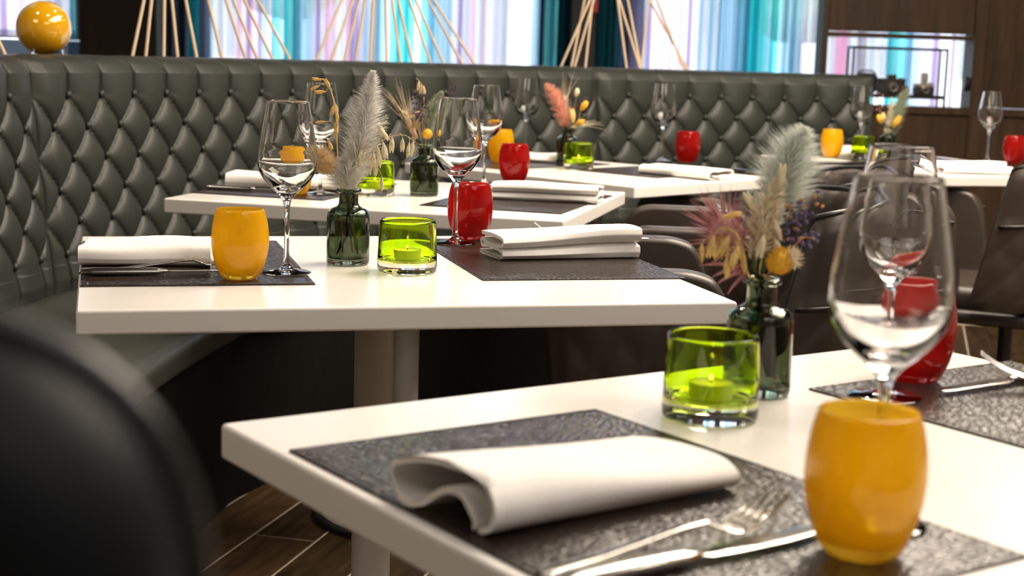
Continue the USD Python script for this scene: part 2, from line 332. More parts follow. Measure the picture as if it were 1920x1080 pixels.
# dark wood column between the left and middle windows, charcoal pillar
xa, xb = cx(148, 8.0), cx(293, 8.0)
struct('wall_column', rbox(xa, xb, 8.0, 8.3, 0, ZC-.001, .006), MAT['column_wood'], smooth=30, label='almost black wood clad column right of the golden globe')
xa, xb = cx(1071, 8.2), cx(1117, 8.2)
struct('wall_pillar', rbox(xa, xb, 8.2, 8.45, 0, ZC-.001, .004), MAT['charcoal_paint'], smooth=30, label='charcoal pillar between teal drapes')
al = thing('fire_alarm', (cx(1113, 8.19, 8), 8.2, float(at(1113, 8, 8.2)[2])), label='small red fire alarm box on the charcoal pillar', cat='alarm')
obj('casing', rbox(-.024, .024, -.035, 0, -.045, .075, .006), MAT['alarm_red'], al); obj('button', xf(lathe([(0, 0), (.012, 0), (.011, .006), (0, .008)], 20), rx=PI/2, t=(0, -.035, .02)), MAT['ceiling_paint'], al)

# ------------------------------------------------------------------ curtains
def curtain_mesh(x0, x1, y, z0, z1, period, amp, seed=0, ny=14):
    nx = int((x1-x0)/period*14)+2; xs = np.linspace(x0, x1, nx); r = np.random.default_rng(seed)
    ph = np.cumsum(np.full(nx, 2*PI*(xs[1]-xs[0])/period)*(1+.45*np.sin(xs*3.1+seed)))
    zs = np.linspace(z0, z1, ny)
    P = np.zeros((nx, ny, 3)); P[..., 0] = xs[:, None]; P[..., 2] = zs[None]
    P[..., 1] = y + amp*(np.sin(ph)+.35*np.sin(2.3*ph+seed))[:, None]*(1-.18*np.sin(zs*1.7+seed)[None])
    return grid(P)
def C(*a): return tuple(x for x in a)
WHT, LIL, PNK, PUR, LBL, CYA, TEA, STB = (.93, .93, .97), (.77, .75, .90), (.86, .52, .70), (.40, .30, .56), (.46, .68, .86), (.22, .76, .82), (.02, .42, .50), (.16, .38, .56)
def curtain(name, label, p0, p1, stripes, period, amp, y=YC, z0=.02, seed=0, see=.3, cat='curtain'):
    """stripes: (pixel start, colour, see-through)"""
    st, ts = [], []
    ends = [s[0] for s in stripes[1:]] + [p1]
    for (p, c, t), e in zip(stripes, ends):
        a, b = cx(p, y), cx(e, y); w = min(.012, (b-a)*.2); st += [(a+w, c), (b-w, c)]; ts += [(a+w, t*.95), (b-w, t*.95)]
    x0, x1 = cx(p0, y), cx(p1, y)
    curtain_mat('cloth_'+name+'_%d' % seed, x0, x1, st, ts)
    return tag(obj(name, curtain_mesh(x0, x1, y, z0, 2.66, period, amp, seed), MAT['cloth_'+name+'_%d' % seed], None, True), label, cat)
curtain('sheer_curtain', 'white and lilac striped sheer curtain behind the golden globe', -340, 147,
        [(-340, WHT, .35), (-10, LIL, .3), (3, PUR, .25), (12, LIL, .3), (22, (.90, .80, .92), .3), (38, PNK, .25), (48, LIL, .3), (58, WHT, .3), (66, LIL, .3), (120, WHT, .4), (128, STB, .15), (137, CYA, .3)], .075, .026, z0=1.07, seed=1)
curtain('drape', 'dark slate drape right of the wood column', 289, 354, [(289, (.035, .035, .055), 0), (318, (.05, .06, .085), 0)], .10, .03, y=YC-.06, seed=2)
curtain('drape', 'narrow teal drape beside the dark slate one', 352, 374, [(352, (.02, .22, .28), .02), (362, TEA, .05)], .09, .03, y=YC-.16, seed=3)
curtain('drape', 'slate grey drape at the left end of the middle window', 371, 393, [(371, (.10, .13, .2), .02), (383, (.16, .2, .3), .05)], .09, .03, y=YC-.08, seed=4)
curtain('sheer_curtain', 'wide sheer curtain striped white, pink, purple and teal across the middle window', 389, 1016,
        [(389, LBL, .3), (396, WHT, .4), (424, LIL, .3), (432, WHT, .4), (444, PNK, .3), (452, (.95, .86, .93), .35), (463, PUR, .25), (470, PNK, .3), (476, LIL, .3), (484, PUR, .25), (490, LBL, .3), (500, LIL, .3), (508, STB, .2), (514, CYA, .3), (524, LBL, .3),
         (532, TEA, .06), (540, CYA, .2), (545, (.04, .30, .36), .04), (556, STB, .15), (566, LBL, .3), (585, LIL, .3), (592, PUR, .2), (599, WHT, .4), (611, PNK, .3), (622, (.9, .75, .86), .35), (628, WHT, .45), (650, PNK, .35), (656, PUR, .2), (662, (.55, .47, .74), .25), (674, LIL, .35),
         (684, LBL, .3), (690, WHT, .45), (706, STB, .25), (712, LBL, .3), (722, WHT, .35), (730, CYA, .3), (744, TEA, .12), (749, CYA, .25), (757, TEA, .1), (766, CYA, .4), (778, WHT, .45), (786, CYA, .4), (800, STB, .15), (816, LBL, .3), (848, LIL, .3), (858, PUR, .25), (864, LIL, .35), (884, PNK, .35), (889, WHT, .5),
         (906, PNK, .35), (910, WHT, .5), (922, LIL, .4), (940, WHT, .5), (946, LIL, .4), (952, WHT, .5), (966, LIL, .4), (975, WHT, .5), (996, LBL, .3), (1010, STB, .15)], .075, .026, seed=5)
curtain('drape', 'bright cyan teal drape left of the charcoal pillar', 1012, 1050, [(1012, (.02, .04, .08), .0), (1020, CYA, .12), (1026, (.10, .52, .60), .10), (1036, (.16, .60, .68), .10), (1045, (.02, .1, .13), 0)], .13, .035, y=YC-.06, seed=6)
curtain('drape', 'dark teal drape touching the charcoal pillar on its left', 1046, 1074, [(1046, (.006, .03, .04), 0), (1052, (.01, .12, .15), .0), (1058, (.006, .02, .03), 0)], .09, .03, y=YC-.17, seed=7)
curtain('drape', 'dark teal drape on the right of the charcoal pillar', 1114, 1172, [(1114, (.01, .05, .06), 0), (1130, (.01, .08, .10), 0), (1143, (.03, .17, .22), 0), (1156, (.02, .06, .09), 0), (1164, (.04, .08, .13), 0)], .10, .035, y=YC-.07, seed=8)
curtain('drape', 'slate purple drape at the left end of the right window', 1170, 1206, [(1170, (.05, .05, .09), 0), (1180, (.16, .15, .26), .02), (1194, (.26, .26, .4), .08)], .10, .03, y=YC-.165, seed=9)
curtain('sheer_curtain', 'sheer curtain striped white and pink, then blue and teal, in the right window', 1203, 1660,
        [(1203, LBL, .2), (1213, PUR, .2), (1221, WHT, .4), (1234, LIL, .3), (1241, PNK, .35), (1247, WHT, .4), (1255, PNK, .3), (1262, (.93, .85, .92), .4), (1272, PNK, .35), (1278, WHT, .45), (1290, PUR, .25), (1296, WHT, .5), (1311, LBL, .4), (1316, WHT, .5),
         (1331, STB, .15), (1337, WHT, .5), (1345, STB, .2), (1352, LBL, .35), (1378, STB, .12), (1396, (.05, .28, .38), .05), (1405, TEA, .08), (1424, (.10, .60, .66), .12), (1430, CYA, .35), (1440, LBL, .3), (1446, TEA, .2), (1450, CYA, .4), (1462, LBL, .3), (1470, STB, .2), (1476, LBL, .3),
         (1486, STB, .2), (1490, LBL, .3), (1502, LIL, .4), (1530, WHT, .5), (1567, PNK, .3), (1578, (.86, .38, .56), .25), (1590, WHT, .5), (1607, LIL, .35), (1620, WHT, .5)], .075, .026, seed=10)
curtain('sheer_curtain', 'white sheer with one teal band behind the display niche', 1664, 1990,
        [(1664, LIL, .5), (1668, TEA, .15), (1676, CYA, .35), (1699, STB, .2), (1715, (.5, .62, .8), .3), (1730, LIL, .35), (1752, PUR, .3), (1764, WHT, .5), (1786, PUR, .35), (1792, WHT, .55), (1900, LIL, .4)], .08, .026, seed=11)

# ------------------------------------------------------------------ banquette
KP, QP, Z0 = .1312, .0754, .927
heads = np.interp(np.arange(27)+.5, [0, 4, 9, 13, 18, 27], [1.268, 1.104, .9326, .725, .579, .112])
pts = [np.array([-1.140, 3.572])]
for h in heads: pts.append(pts[-1] + KP*np.array([math.cos(h), math.sin(h)]))
pre = [pts[0]]; hh = 1.42
for i in range(14): pre.append(pre[-1] - KP*np.array([math.cos(hh), math.sin(hh)])); hh += .02
pts = np.array(pre[:0:-1] + pts); KMIN = -14
ks = np.arange(KMIN, KMIN+len(pts)); PX, PY = CubicSpline(ks, pts[:, 0]), CubicSpline(ks, pts[:, 1])
def frame(k):
    k = np.asarray(k, float); dx, dy = PX(k, 1), PY(k, 1); L = np.hypot(dx, dy)
    return PX(k), PY(k), dy/L, -dx/L            # position on the row of top buttons, normal towards the seat
def tuft(k, z):
    r = (Z0-z)/QP; a, b = k + r/2, k - r/2
    h = np.abs(np.sin(PI*a)*np.sin(PI*b))**.26
    h = np.where(r < 0, np.abs(np.sin(PI*k))**(.60-.44*np.clip(-r/.75, 0, 1)**.7), h); h = np.where(r > 5, np.abs(np.cos(PI*k))**(.60-.4*np.clip((r-5)/.8, 0, 1)**.7), h)
    return h
RECL = .105; SEATZ = .475; TOPZ = 1.017
def back_panel(k0, k1, per=30):
    kk = np.linspace(k0, k1, int(round((k1-k0)*per))+1)
    zs = np.linspace(.44, TOPZ-.035, 150); off = [(Z0-z)*RECL for z in zs]; prof = [(o, z, 1.0, 0.0) for o, z in zip(off, zs)]
    o0 = off[-1]; R = .035
    for t in np.linspace(0, PI/2, 9)[1:]: prof.append((o0 - R*(1-math.cos(t))-.006, zs[-1] + R*math.sin(t), math.cos(t), math.sin(t)))
    prof += [(o0-.065, TOPZ+.001, 0, 1), (o0-.088, TOPZ-.006, -.6, .8), (o0-.1, TOPZ-.03, -1, 0), (o0-.1, .44, -1, 0)]
    prof = np.array(prof)
    x, y, nx, ny = frame(kk)
    K, Zp = np.meshgrid(kk, prof[:, 1], indexing='ij'); O = np.broadcast_to(prof[:, 0], K.shape); N = np.broadcast_to(prof[:, 2], K.shape); NZ = np.broadcast_to(prof[:, 3], K.shape)
    e = np.minimum(K-k0, k1-K)*KP; edge = np.clip(e/.045, 0, 1)**.5
    h = tuft(K, np.minimum(Zp, TOPZ))*edge
    fade = np.clip((np.maximum(N, NZ*.5)), 0, 1); bottom = np.clip((Zp-.44)/.05, 0, 1)**.6
    amp = .028*np.where(Zp > Z0, 1-.45*np.clip((Zp-Z0)/.10, 0, 1)**2, 1)
    d = amp*h*fade*bottom - .004*(1-np.clip(e/.008, 0, 1)**.5)*fade
    # slight sag: each cushion hangs fuller below its middle
    rr = (Z0-Zp)/QP; sag = .10*QP*h*np.where((rr > 0) & (rr < 5.3), 1, 0)*fade
    off2 = O + d*N
    P = np.stack([x[:, None]+nx[:, None]*off2, y[:, None]+ny[:, None]*off2, Zp + d*NZ*.4 - sag], -1)
    m = grid(P)
    # end caps
    v = list(m.vertices); f = list(m.faces); nv = P.shape[1]
    for i, flip in ((0, 1), (P.shape[0]-1, 0)):
        c = len(v); v.append(P[i].mean(0)); b = i*nv
        for j in range(nv):
            q = (b+j, b+(j+1) % nv, c); f.append(q[::-1] if flip else q)
    return trimesh.Trimesh(np.array(v), np.array(f), process=False)
ban = thing('banquette', label='long curved grey green leather banquette with deep buttoned diamond back', cat='banquette')
KEND = 26.75
btn = lathe(spl([(.0001, .0065), (.004, .0060), (.0082, .003), (.0095, 0), (.009, -.006)], 4), 16)
for (k0, k1) in ((-12.0, 0.0), (0.0, 18.0), (18.0, KEND)):
    pn = obj('back_panel', back_panel(k0, k1), MAT['grey_leather'], ban, True)
    for r in range(6):
        for kk in np.arange(math.ceil(k0)-1, math.floor(k1)+2):
            k = kk + (r % 2)/2
            if not (k0+.2 < k < k1-.2) or k < -4.2: continue
            z = Z0 - r*QP; x, y, nx, ny = [float(q) for q in frame(k)]
            o = (Z0-z)*RECL + .015
            m = btn.copy(); m.apply_transform(trimesh.transformations.rotation_matrix(PI/2-.1, (0, 1, 0))); m.apply_transform(trimesh.transformations.rotation_matrix(math.atan2(ny, nx), (0, 0, 1)))
            m.apply_translation((x+nx*o, y+ny*o, z)); obj('button', m, MAT['grey_leather'], pn, True)
def seat_piece(k0, k1, prof, per=8):
    kk = np.linspace(k0, k1, int((k1-k0)*per)+2); x, y, nx, ny = frame(kk); prof = np.array(prof)
    P = np.stack([x[:, None]+nx[:, None]*prof[None, :, 0], y[:, None]+ny[:, None]*prof[None, :, 0], np.broadcast_to(prof[:, 1], (len(kk), len(prof)))], -1)
    m = grid(P); v = list(m.vertices); f = list(m.faces); nv = len(prof)
    for i, flip in ((0, 1), (len(kk)-1, 0)):
        c = len(v); v.append(P[i].mean(0)); b = i*nv
        for j in range(nv): q = (b+j, b+(j+1) % nv, c); f.append(q[::-1] if flip else q)
    return trimesh.Trimesh(np.array(v), np.array(f), process=False)
sp = spl([(.02, .395), (.02, .455), (.09, .462), (.12, .474), (.3, .480), (.46, .476), (.525, .465), (.55, .44), (.545, .405), (.53, .395), (.02, .395)], 5)
for (k0, k1) in ((-12.0, -.03), (.03, 8.97), (9.03, 17.97), (18.03, KEND)): obj('seat_cushion', seat_piece(k0, k1, sp), MAT['seat_leather'], ban, 40)
obj('plinth', seat_piece(-12, KEND, [(-.08, 0), (-.08, .394), (.515, .394), (.515, 0), (-.08, 0)]), MAT['ebony'], ban, 30)
# partition ledge behind the banquette that carries cords and globe
OB = -.1 - (TOPZ-.035-Z0)*RECL - .004
part_ = seat_piece(-12, KEND-.4, [(OB-.16, 0), (OB-.16, .985), (OB-.005, .985), (OB-.005, 0), (OB-.16, 0)])
struct('wall_partition', part_, MAT['column_wood'], smooth=30, label='low dark partition behind the banquette back')

# cords ----------------------------------------------------------------------------------------------
LEDGE = .985
def ledge_hit(px, py, off=OB-.08):
    """where the line of sight to (px, py) comes over the ledge line: returns k"""
    kk = np.linspace(-6.5, KEND-.6, 700); x, y, nx, ny = frame(kk); X, Y = x+nx*off, y+ny*off
    d = ray(px, py); i = np.argmin(np.abs(X/Y - d[0]/d[1])); return np.array([X[i], Y[i]])
def cord_fan(lines, ytop, label, r=.0048):
    base = [ledge_hit(b[1], b[2]) for b in lines]; c = np.mean(base, 0); t = thing('cord_fan', (c[0], c[1], LEDGE), label=label, cat='cords', group=None)
    tops = []
    for (xt, xb, yb), q in zip(lines, base):
        B = at(xb, yb, q[1]); s = (ytop-0)/(0-yb) if yb else 0
        T = at(xt+(xt-xb)*(0-ytop)/yb, ytop, q[1]*.5+c[1]*.5 if ytop < -100 else q[1])
        foot = B + (B-T)*((B[2]-LEDGE)/(T[2]-B[2])); tops.append(T)
        obj('cord', tube(np.array([foot, B*.6+T*.4, T]) - np.array([c[0], c[1], LEDGE]), r, 8), MAT['cord_fibre'], t, True)
    z = np.mean(tops, 0) - np.array([c[0], c[1], LEDGE]); sp_ = max(.03, np.max(np.linalg.norm(np.array(tops)-np.mean(tops, 0), axis=1)))
    a = np.linspace(0, 2*PI, 25); obj('hanging_ring', tube(np.stack([z[0]+sp_*np.cos(a), z[1]+.02*np.sin(a), np.full(25, z[2])], 1), .006), MAT['black_metal'], t, True)
    obj('hanging_wire', tube([z, (z[0], z[1], ZC-LEDGE-.002)], .003, 6), MAT['black_metal'], t, True)
cord_fan([(270, 248, 107), (284, 273, 107), (308, 307, 108), (322, 333, 108), (348, 369, 109), (390, 417, 111), (423, 461, 112), (437, 483, 112), (458, 512, 113), (483, 545, 114)], -250, 'fan of pale natural cords rising in front of the dark wood column')
cord_fan([(641, 592, 116), (662, 619, 117), (674, 645, 117), (685, 666, 118), (700, 693.5, 118), (723, 725, 119), (735, 751, 120), (746, 774, 121), (767, 808, 121), (779, 833, 122), (802, 868, 122), (813, 892, 123)], -130, 'widest fan of natural cords, above the middle of the banquette')
cord_fan([(1096, 1071, 127), (1106, 1051, 127), (1113, 1077, 127), (1111, 1097.5, 127)], -45, 'four natural cords crossing in front of the charcoal pillar')
cord_fan([(1158, 1175, 129), (1161, 1200, 129), (1177, 1202, 129), (1216, 1202, 129)], -45, 'natural cords crossing before the dark teal drape')
cord_fan([(1218, 1291, 133), (1231, 1284, 133)], -45, 'two thin natural cords at the left of the right window')
cord_fan([(-38, 10, 104), (-60, -20, 104)], -60, 'natural cord cut off by the left edge of the photo, left of the golden globe')

# golden globe
gq = ledge_hit(82, 52); gY = gq[1]; gs = gY/FPX*1.0; gc = at(82, 52, gY); gr = 50*gs
gl = thing('globe', (gc[0], gc[1], LEDGE), label='shiny golden glass globe on a small clear stand', cat='globe')
zc = gc[2]-LEDGE
obj('ball', xf(trimesh.creation.icosphere(4, gr), t=(0, 0, zc)), MAT['gold_globe'], gl, True)
for a in (.2, 2.3, 4.4): obj('stand_leg', tube(cspl([(.04*math.cos(a), .04*math.sin(a), .0), (.05*math.cos(a), .05*math.sin(a), (zc-gr)*.6), (.045*math.cos(a), .045*math.sin(a), zc-gr+.018)], 8), .005), MAT['clear_glass'], gl, True)
obj('stand_ring', lathe([(.02, 0), (.046, 0), (.046, .006), (.02, .006), (.02, 0)], 32), MAT['clear_glass'], gl)

# ------------------------------------------------------------------ wall unit with display niche
YU = 7.25; uz = lambda py, px=1700: float(at(px, py, YU)[2]); ux = lambda px, py=140: float(at(px, py, YU)[0])
un = thing('wall_unit', label='dark brown wood wall unit with an open display niche', cat='cabinet')
x0, x1, x2, xe = ux(1537), ux(1548), ux(1821), 3.6; zt, zb = uz(72), uz(199); xs_ = ux(1844)
D = .15
W_ = MAT['cabinet_wood']
obj('side_panel', rbox(x0, x1, YU-.01, YU+D, 0, ZC-.01, .003), W_, un)
obj('stile', rbox(x2, xs_, YU-.012, YU+D, 0.15, ZC-.01, .003), W_, un)
obj('rail', rbox(x1, x2, YU-.012, YU+D, zt, uz(64), .003), W_, un)
obj('rail', rbox(x1, xe, YU-.014, YU+D, uz(213), zb, .003), W_, un)
obj('upper_panel', rbox(x1+.003, x2-.003, YU, YU+.03, uz(63)+.004, ZC-.01, .002), W_, un)
obj('upper_panel', rbox(xs_+.004, xs_+.6, YU, YU+.03, uz(199)+.004, ZC-.01, .002), W_, un)
obj('upper_panel', rbox(xs_+.606, xe, YU, YU+.03, uz(199)+.004, ZC-.01, .002), W_, un)
xg = ux(1812, 300); zl = .16
obj('door', rbox(x1+.003, xg-.57, YU, YU+.03, zl, uz(216), .002), W_, un)
obj('door', rbox(xg-.565, xg-.003, YU, YU+.03, zl, uz(216), .002), W_, un)
obj('door', rbox(xg+.003, xg+.57, YU, YU+.03, zl, uz(216), .002), W_, un)
obj('door', rbox(xg+.576, xe, YU, YU+.03, zl, uz(216), .002), W_, un)
obj('plinth', box(x1, xe, YU+.03, YU+D, 0, .155), MAT['plinth_black'], un, False)
obj('carcass', box(x1, xe, YU+.035, YU+D-.01, .16, uz(213)-.003), MAT['plinth_black'], un, False)
kn = at(1812, 158, YU+.02); obj('handle', xf(lathe(spl([(0, 0), (.030, 0), (.034, .008), (.03, .016), (0, .018)], 4), 24), rx=0, ry=-PI/2, t=(x2-.0005, YU+.05, kn[2])), MAT['black_metal'], un)
# display case
YD = YU+.075; dz = lambda py, px=1690: float(at(px, py, YD)[2]); dx = lambda px, py=140: float(at(px, py, YD)[0])
cs = thing('display_case', ((dx(1593)+dx(1767))/2, YD, zb), label='glass display case with thin black frame in the wood niche', cat='display case')
hw = (dx(1767)-dx(1593))/2; ct = dz(89)-zb; sh0, sh1 = dz(184)-zb, dz(177)-zb; b_ = .005; dp = .062
for sx in (-1, 1):
    for sy in (-1, 1): obj('post', box(sx*hw-b_, sx*hw+b_, sy*dp-b_, sy*dp+b_, 0, ct), MAT['black_metal'], cs, False)
for sy in (-1, 1): obj('top_bar', box(-hw+b_, hw-b_, sy*dp-b_, sy*dp+b_, ct-.012, ct), MAT['black_metal'], cs, False)
for sx in (-1, 1): obj('top_bar', box(sx*hw-b_, sx*hw+b_, -dp+b_, dp-b_, ct-.012, ct), MAT['black_metal'], cs, False)
obj('shelf', box(-hw+b_, hw-b_, -dp+b_, dp-b_, sh0, sh1), MAT['black_metal'], cs, False)
for sy in (-1, 1): obj('pane', box(-hw+b_, hw-b_, sy*dp-.0015, sy*dp+.0015, sh1+.001, ct-.013), MAT['window_pane'], cs, False)
zsh = zb+sh1
def vintage_camera(cxp, w, h, d, lens_r, label, silver, prism):
    t = thing('vintage_camera', (dx(cxp), YD, zsh), label=label, cat='camera')
    obj('body', rbox(-w/2, w/2, -d/2, d/2, 0, h*.7, .006), MAT['camera_black'], t)
    obj('top_plate', rbox(-w/2, w/2, -d/2, d/2, h*.7, h, .004), MAT['chrome_cam' if silver else 'camera_black'], t)
    if prism: obj('viewfinder', rbox(-w*.16, w*.16, -d/2, d*.3, h, h+prism, .005), MAT['chrome_cam' if silver else 'camera_black'], t)
    obj('lens', xf(lathe(spl([(0, 0), (lens_r, 0), (lens_r, .02), (lens_r*.86, .035), (lens_r*.8, .034), (lens_r*.7, .026), (0, .026)], 2), 28), rx=PI/2, t=(0, -d/2, h*.45)), MAT['chrome_cam'], t)
    obj('front_element', xf(lathe([(0, .0265), (lens_r*.6, .0265), (lens_r*.5, .0285), (0, .031)], 24), rx=PI/2, t=(0, -d/2, h*.45)), MAT['lens_glass'], t)
    obj('dial', xf(lathe([(0, 0), (.009, 0), (.009, .006), (0, .006)], 16), t=(w*.33, 0, h)), MAT['chrome_cam'], t)
    return t
vintage_camera(1672, .13, .075, .045, .024, 'black vintage camera with a silver lens ring, left in the display case', False, .018)
vintage_camera(1733, .095, .055, .045, .018, 'small silver and black vintage camera, right in the display case', True, .05)
br = thing('camera_lens', (dx(1697), YD-.01, zsh), label='brown round lens lying between the two vintage cameras', cat='lens')
obj('barrel', xf(lathe([(0, -.02), (.02, -.02), (.021, .0), (.02, .02), (.016, .021), (0, .018)], 28), rx=PI/2, t=(0, 0, .0215)), MAT['lens_brown'], br)
obj('front_element', xf(lathe([(0, .019), (.014, .0212), (0, .023)], 24), rx=PI/2, t=(0, 0, .0215)), MAT['lens_glass'], br)
vc = thing('camera_bag', (dx(1625), YD, zsh), label='dark rounded camera bag just showing above the banquette end', cat='bag')
obj('pouch', rbox(-.05, .05, -.04, .04, 0, .097, .025), MAT['camera_black'], vc); obj('strap', tube(cspl([(-.045, 0, .08), (-.03, 0, .104), (0, 0, .108), (.03, 0, .104), (.045, 0, .08)], 14), .004), MAT['black_metal'], vc)

# ------------------------------------------------------------------ tables
TZ, TT = .75, .03
tables = {}
def table(key, A, ang, W, Dp, flip, label, off=(0, 0)):
    """A: corner, ang: direction of the long edge, Dp runs to its left (or right when flip)"""
    b = np.array([math.cos(ang), math.sin(ang)]); c = np.array([-b[1], b[0]])*(-1 if flip else 1)
    A = np.array(A); cen = A + b*W/2 + c*Dp/2
    t = thing('dining_table', (cen[0], cen[1], 0), ang, label=label, cat='table', group=None)
    obj('tabletop', rbox(-W/2, W/2, -Dp/2, Dp/2, TZ-TT, TZ, .004, 16), MAT['table_laminate'], t, 30)
    ox, oy = np.array([[b[0], b[1]], [-b[1], b[0]]])@np.array(off); mv = lambda m: xf(m, t=(ox, oy, 0))
    obj('column', mv(lathe([(0, .016), (.0285, .016), (.0285, TZ-TT-.012), (0, TZ-TT-.012)], 40)), MAT['pedestal_paint'], t)
    obj('base_disc', mv(lathe([(0, 0), (.200, 0), (.203, .002), (.203, .012), (.199, .015), (0, .0155)], 64)), MAT['black_metal'], t); obj('base_cover', mv(lathe([(0, .0155), (.186, .0155), (.18, .020), (.04, .026), (0, .026)], 64)), MAT['pedestal_paint'], t); obj('top_plate', mv(rbox(-.13, .13, -.13, .13, TZ-TT-.012, TZ-TT, .004)), MAT['black_metal'], t)
    tables[key] = (A, b, c, ang, W, Dp)
    return t
table('1', (-.235, 1.21), math.radians(34.75), .83, .70, True, 'nearest white dining table, cut off by the bottom and right of the photo')
table('2', (-.499, 1.714), math.radians(15.4), .82, .70, False, 'white dining table in the middle, second from the front')
table('3', (-.704, 3.032), math.radians(-13.6), .82, .69, False, 'white dining table third from the front, behind the feather plume', (-.01, .10))
table('4', (.288, 3.661), math.radians(46.8), .61, .82, False, 'white dining table with its corner turned to the viewer, fourth from the front')
table('5', (.819, 5.115), math.radians(-72.1), .84, .70, False, 'farthest white dining table, at the right by the wall unit')
def tl(key, b, c, z=TZ):
    A, B, Cc, *_ = tables[key]; q = A + B*b + Cc*c; return np.array([q[0], q[1], z])
def tang(key): return tables[key][3]

# placemats: local x along their short side (.30), y along the long side (.45)
MT = .0022
def build_mat(loc, rz):
    t = thing('placemat', loc, rz, cat='placemat')
    obj('sheet', rbox(-.148, .148, -.2245, .2245, 0, MT, .001, 8), MAT['croc_mat'], t)
    s = .143, .2195
    obj('hem_line', tube(np.array([(-s[0], -s[1], MT), (s[0], -s[1], MT), (s[0], s[1], MT), (-s[0], s[1], MT), (-s[0], -s[1], MT)]), .0004, 5, False), MAT['black_piping'], t, True)
    return t
placemat = Maker(build_mat)
MZ = TZ + MT
placemat(tl('1', .157, .106+.225), tang('1'), 'dark crocodile embossed placemat under the large rolled napkin, nearest')
placemat(tl('1', .539+.149, .131+.225), tang('1'), 'dark placemat under the red tumbler at the far right of the nearest table')
placemat(tl('2', .151, .172+.225), tang('2'), 'dark placemat at the left of the middle table, under orange tumbler')
placemat(tl('2', .53+.148, .195+.225), tang('2'), 'brown placemat at the right of the middle table, under red tumbler')
placemat(tl('3', .153, .12+.225), tang('3')-.02, 'dark placemat at the left end of the third table, before the plume')
placemat(tl('3', .655, .12+.225), tang('3')-.05, 'brown placemat at the right end of the third table')
placemat(onz(1290, 324) + np.array([-.06, .03, 0]), math.radians(46.8+90), 'dark placemat at the right of the fourth table, under the long napkin')
placemat(tl('4', .30, .66), math.radians(46.8+90), 'dark placemat at the banquette side of the fourth table')
placemat(tl('5', .19, .42), tang('5'), 'dark placemat at the banquette side of the farthest table')
placemat(onz(1828, 316), tang('5'), 'dark placemat at the right of the farthest table, under the open napkin')

# ------------------------------------------------------------------ glassware
def build_wine(loc, rz):
    t = thing('wine_glass', loc, rz, cat='wine glass')
    out = spl([(.0001, 0), (.032, 0), (.0336, .0010), (.030, .0024), (.013, .0052), (.0058, .0105), (.0040, .022), (.0034, .06), (.0038, .086), (.0058, .098), (.012, .1072), (.022, .1160), (.0325, .1280), (.0383, .1400), (.0400, .1515), (.0392, .165), (.0358, .190), (.0316, .215), (.0285, .232)], 5)
    inn = spl([(.0277, .2322), (.0308, .215), (.0349, .190), (.0382, .165), (.0388, .1522), (.0367, .1420), (.0303, .1312), (.0195, .1215), (.0085, .1152), (.0001, .1138)], 5)
    prof = np.vstack([out, [(.028, .2326)], inn]); prof[0, 0] = 0; prof[-1, 0] = 0
    obj('glass_body', lathe(prof, 72), MAT['clear_glass'], t, True); return t
wine = Maker(build_wine)
def build_tumbler(name, m):
    def f(loc, rz):
        t = thing(name, loc, rz, cat='tumbler')
        out = spl([(.0001, 0), (.019, 0), (.0235, .002), (.0295, .0125), (.0342, .026), (.0368, .040), (.0376, .051), (.0370, .063), (.0350, .077), (.0312, .0912)], 5)
        inn = spl([(.0292, .0912), (.0330, .077), (.0350, .063), (.0356, .051), (.0348, .040), (.0322, .026), (.0272, .0135), (.018, .0075), (.0001, .0065)], 5)
        prof = np.vstack([out, [(.0302, .0922)], inn]); prof[0, 0] = prof[-1, 0] = 0
        obj('glass_body', lathe(prof, 64), MAT[m], t, True); return t
    return Maker(f)
orange, red = build_tumbler('orange_tumbler', 'orange_glass'), build_tumbler('red_tumbler', 'red_glass')
def build_holder(loc, rz):
    t = thing('candle_holder', loc, rz, cat='candle holder')
    out = spl([(.0001, 0), (.0385, 0), (.0412, .0025), (.0418, .010), (.0412, .030), (.0402, .055), (.0393, .0715)], 5)
    inn = spl([(.0362, .0715), (.0372, .055), (.0382, .034), (.0378, .024), (.0350, .0175), (.0260, .0150), (.0001, .0145)], 5)
    prof = np.vstack([out, [(.0386, .0732), (.0370, .0732)], inn]); prof[0, 0] = prof[-1, 0] = 0
    obj('glass_body', lathe(prof, 64), MAT['green_glass'], t, True); return t
holder = Maker(build_holder)
def build_tea(loc, rz):
    t = thing('tealight', loc, rz, cat='candle')
    obj('cup', lathe([(0, 0), (.0185, 0), (.019, .001), (.0192, .0165), (.0187, .0165), (.0184, .0142), (0, .0142)], 36), MAT['candle_cup'], t)
    obj('wax_disc', lathe(spl([(0, .0143), (.0, .0152), (.010, .0154), (.0172, .0156), (.0183, .0148), (.0183, .0143)], 3), 36), MAT['wax'], t)
    obj('candle_wick', tube([(0, 0, .0153), (.0003, 0, .0195)], .0005, 6), MAT['wick'], t)
    obj('flame', lathe(spl([(0.0001, .0185), (.0013, .0200), (.0016, .0222), (.0009, .0225), (.0001, .0240)], 4), 14), MAT['flame_glow'], t, True); return t
tea = Maker(build_tea)
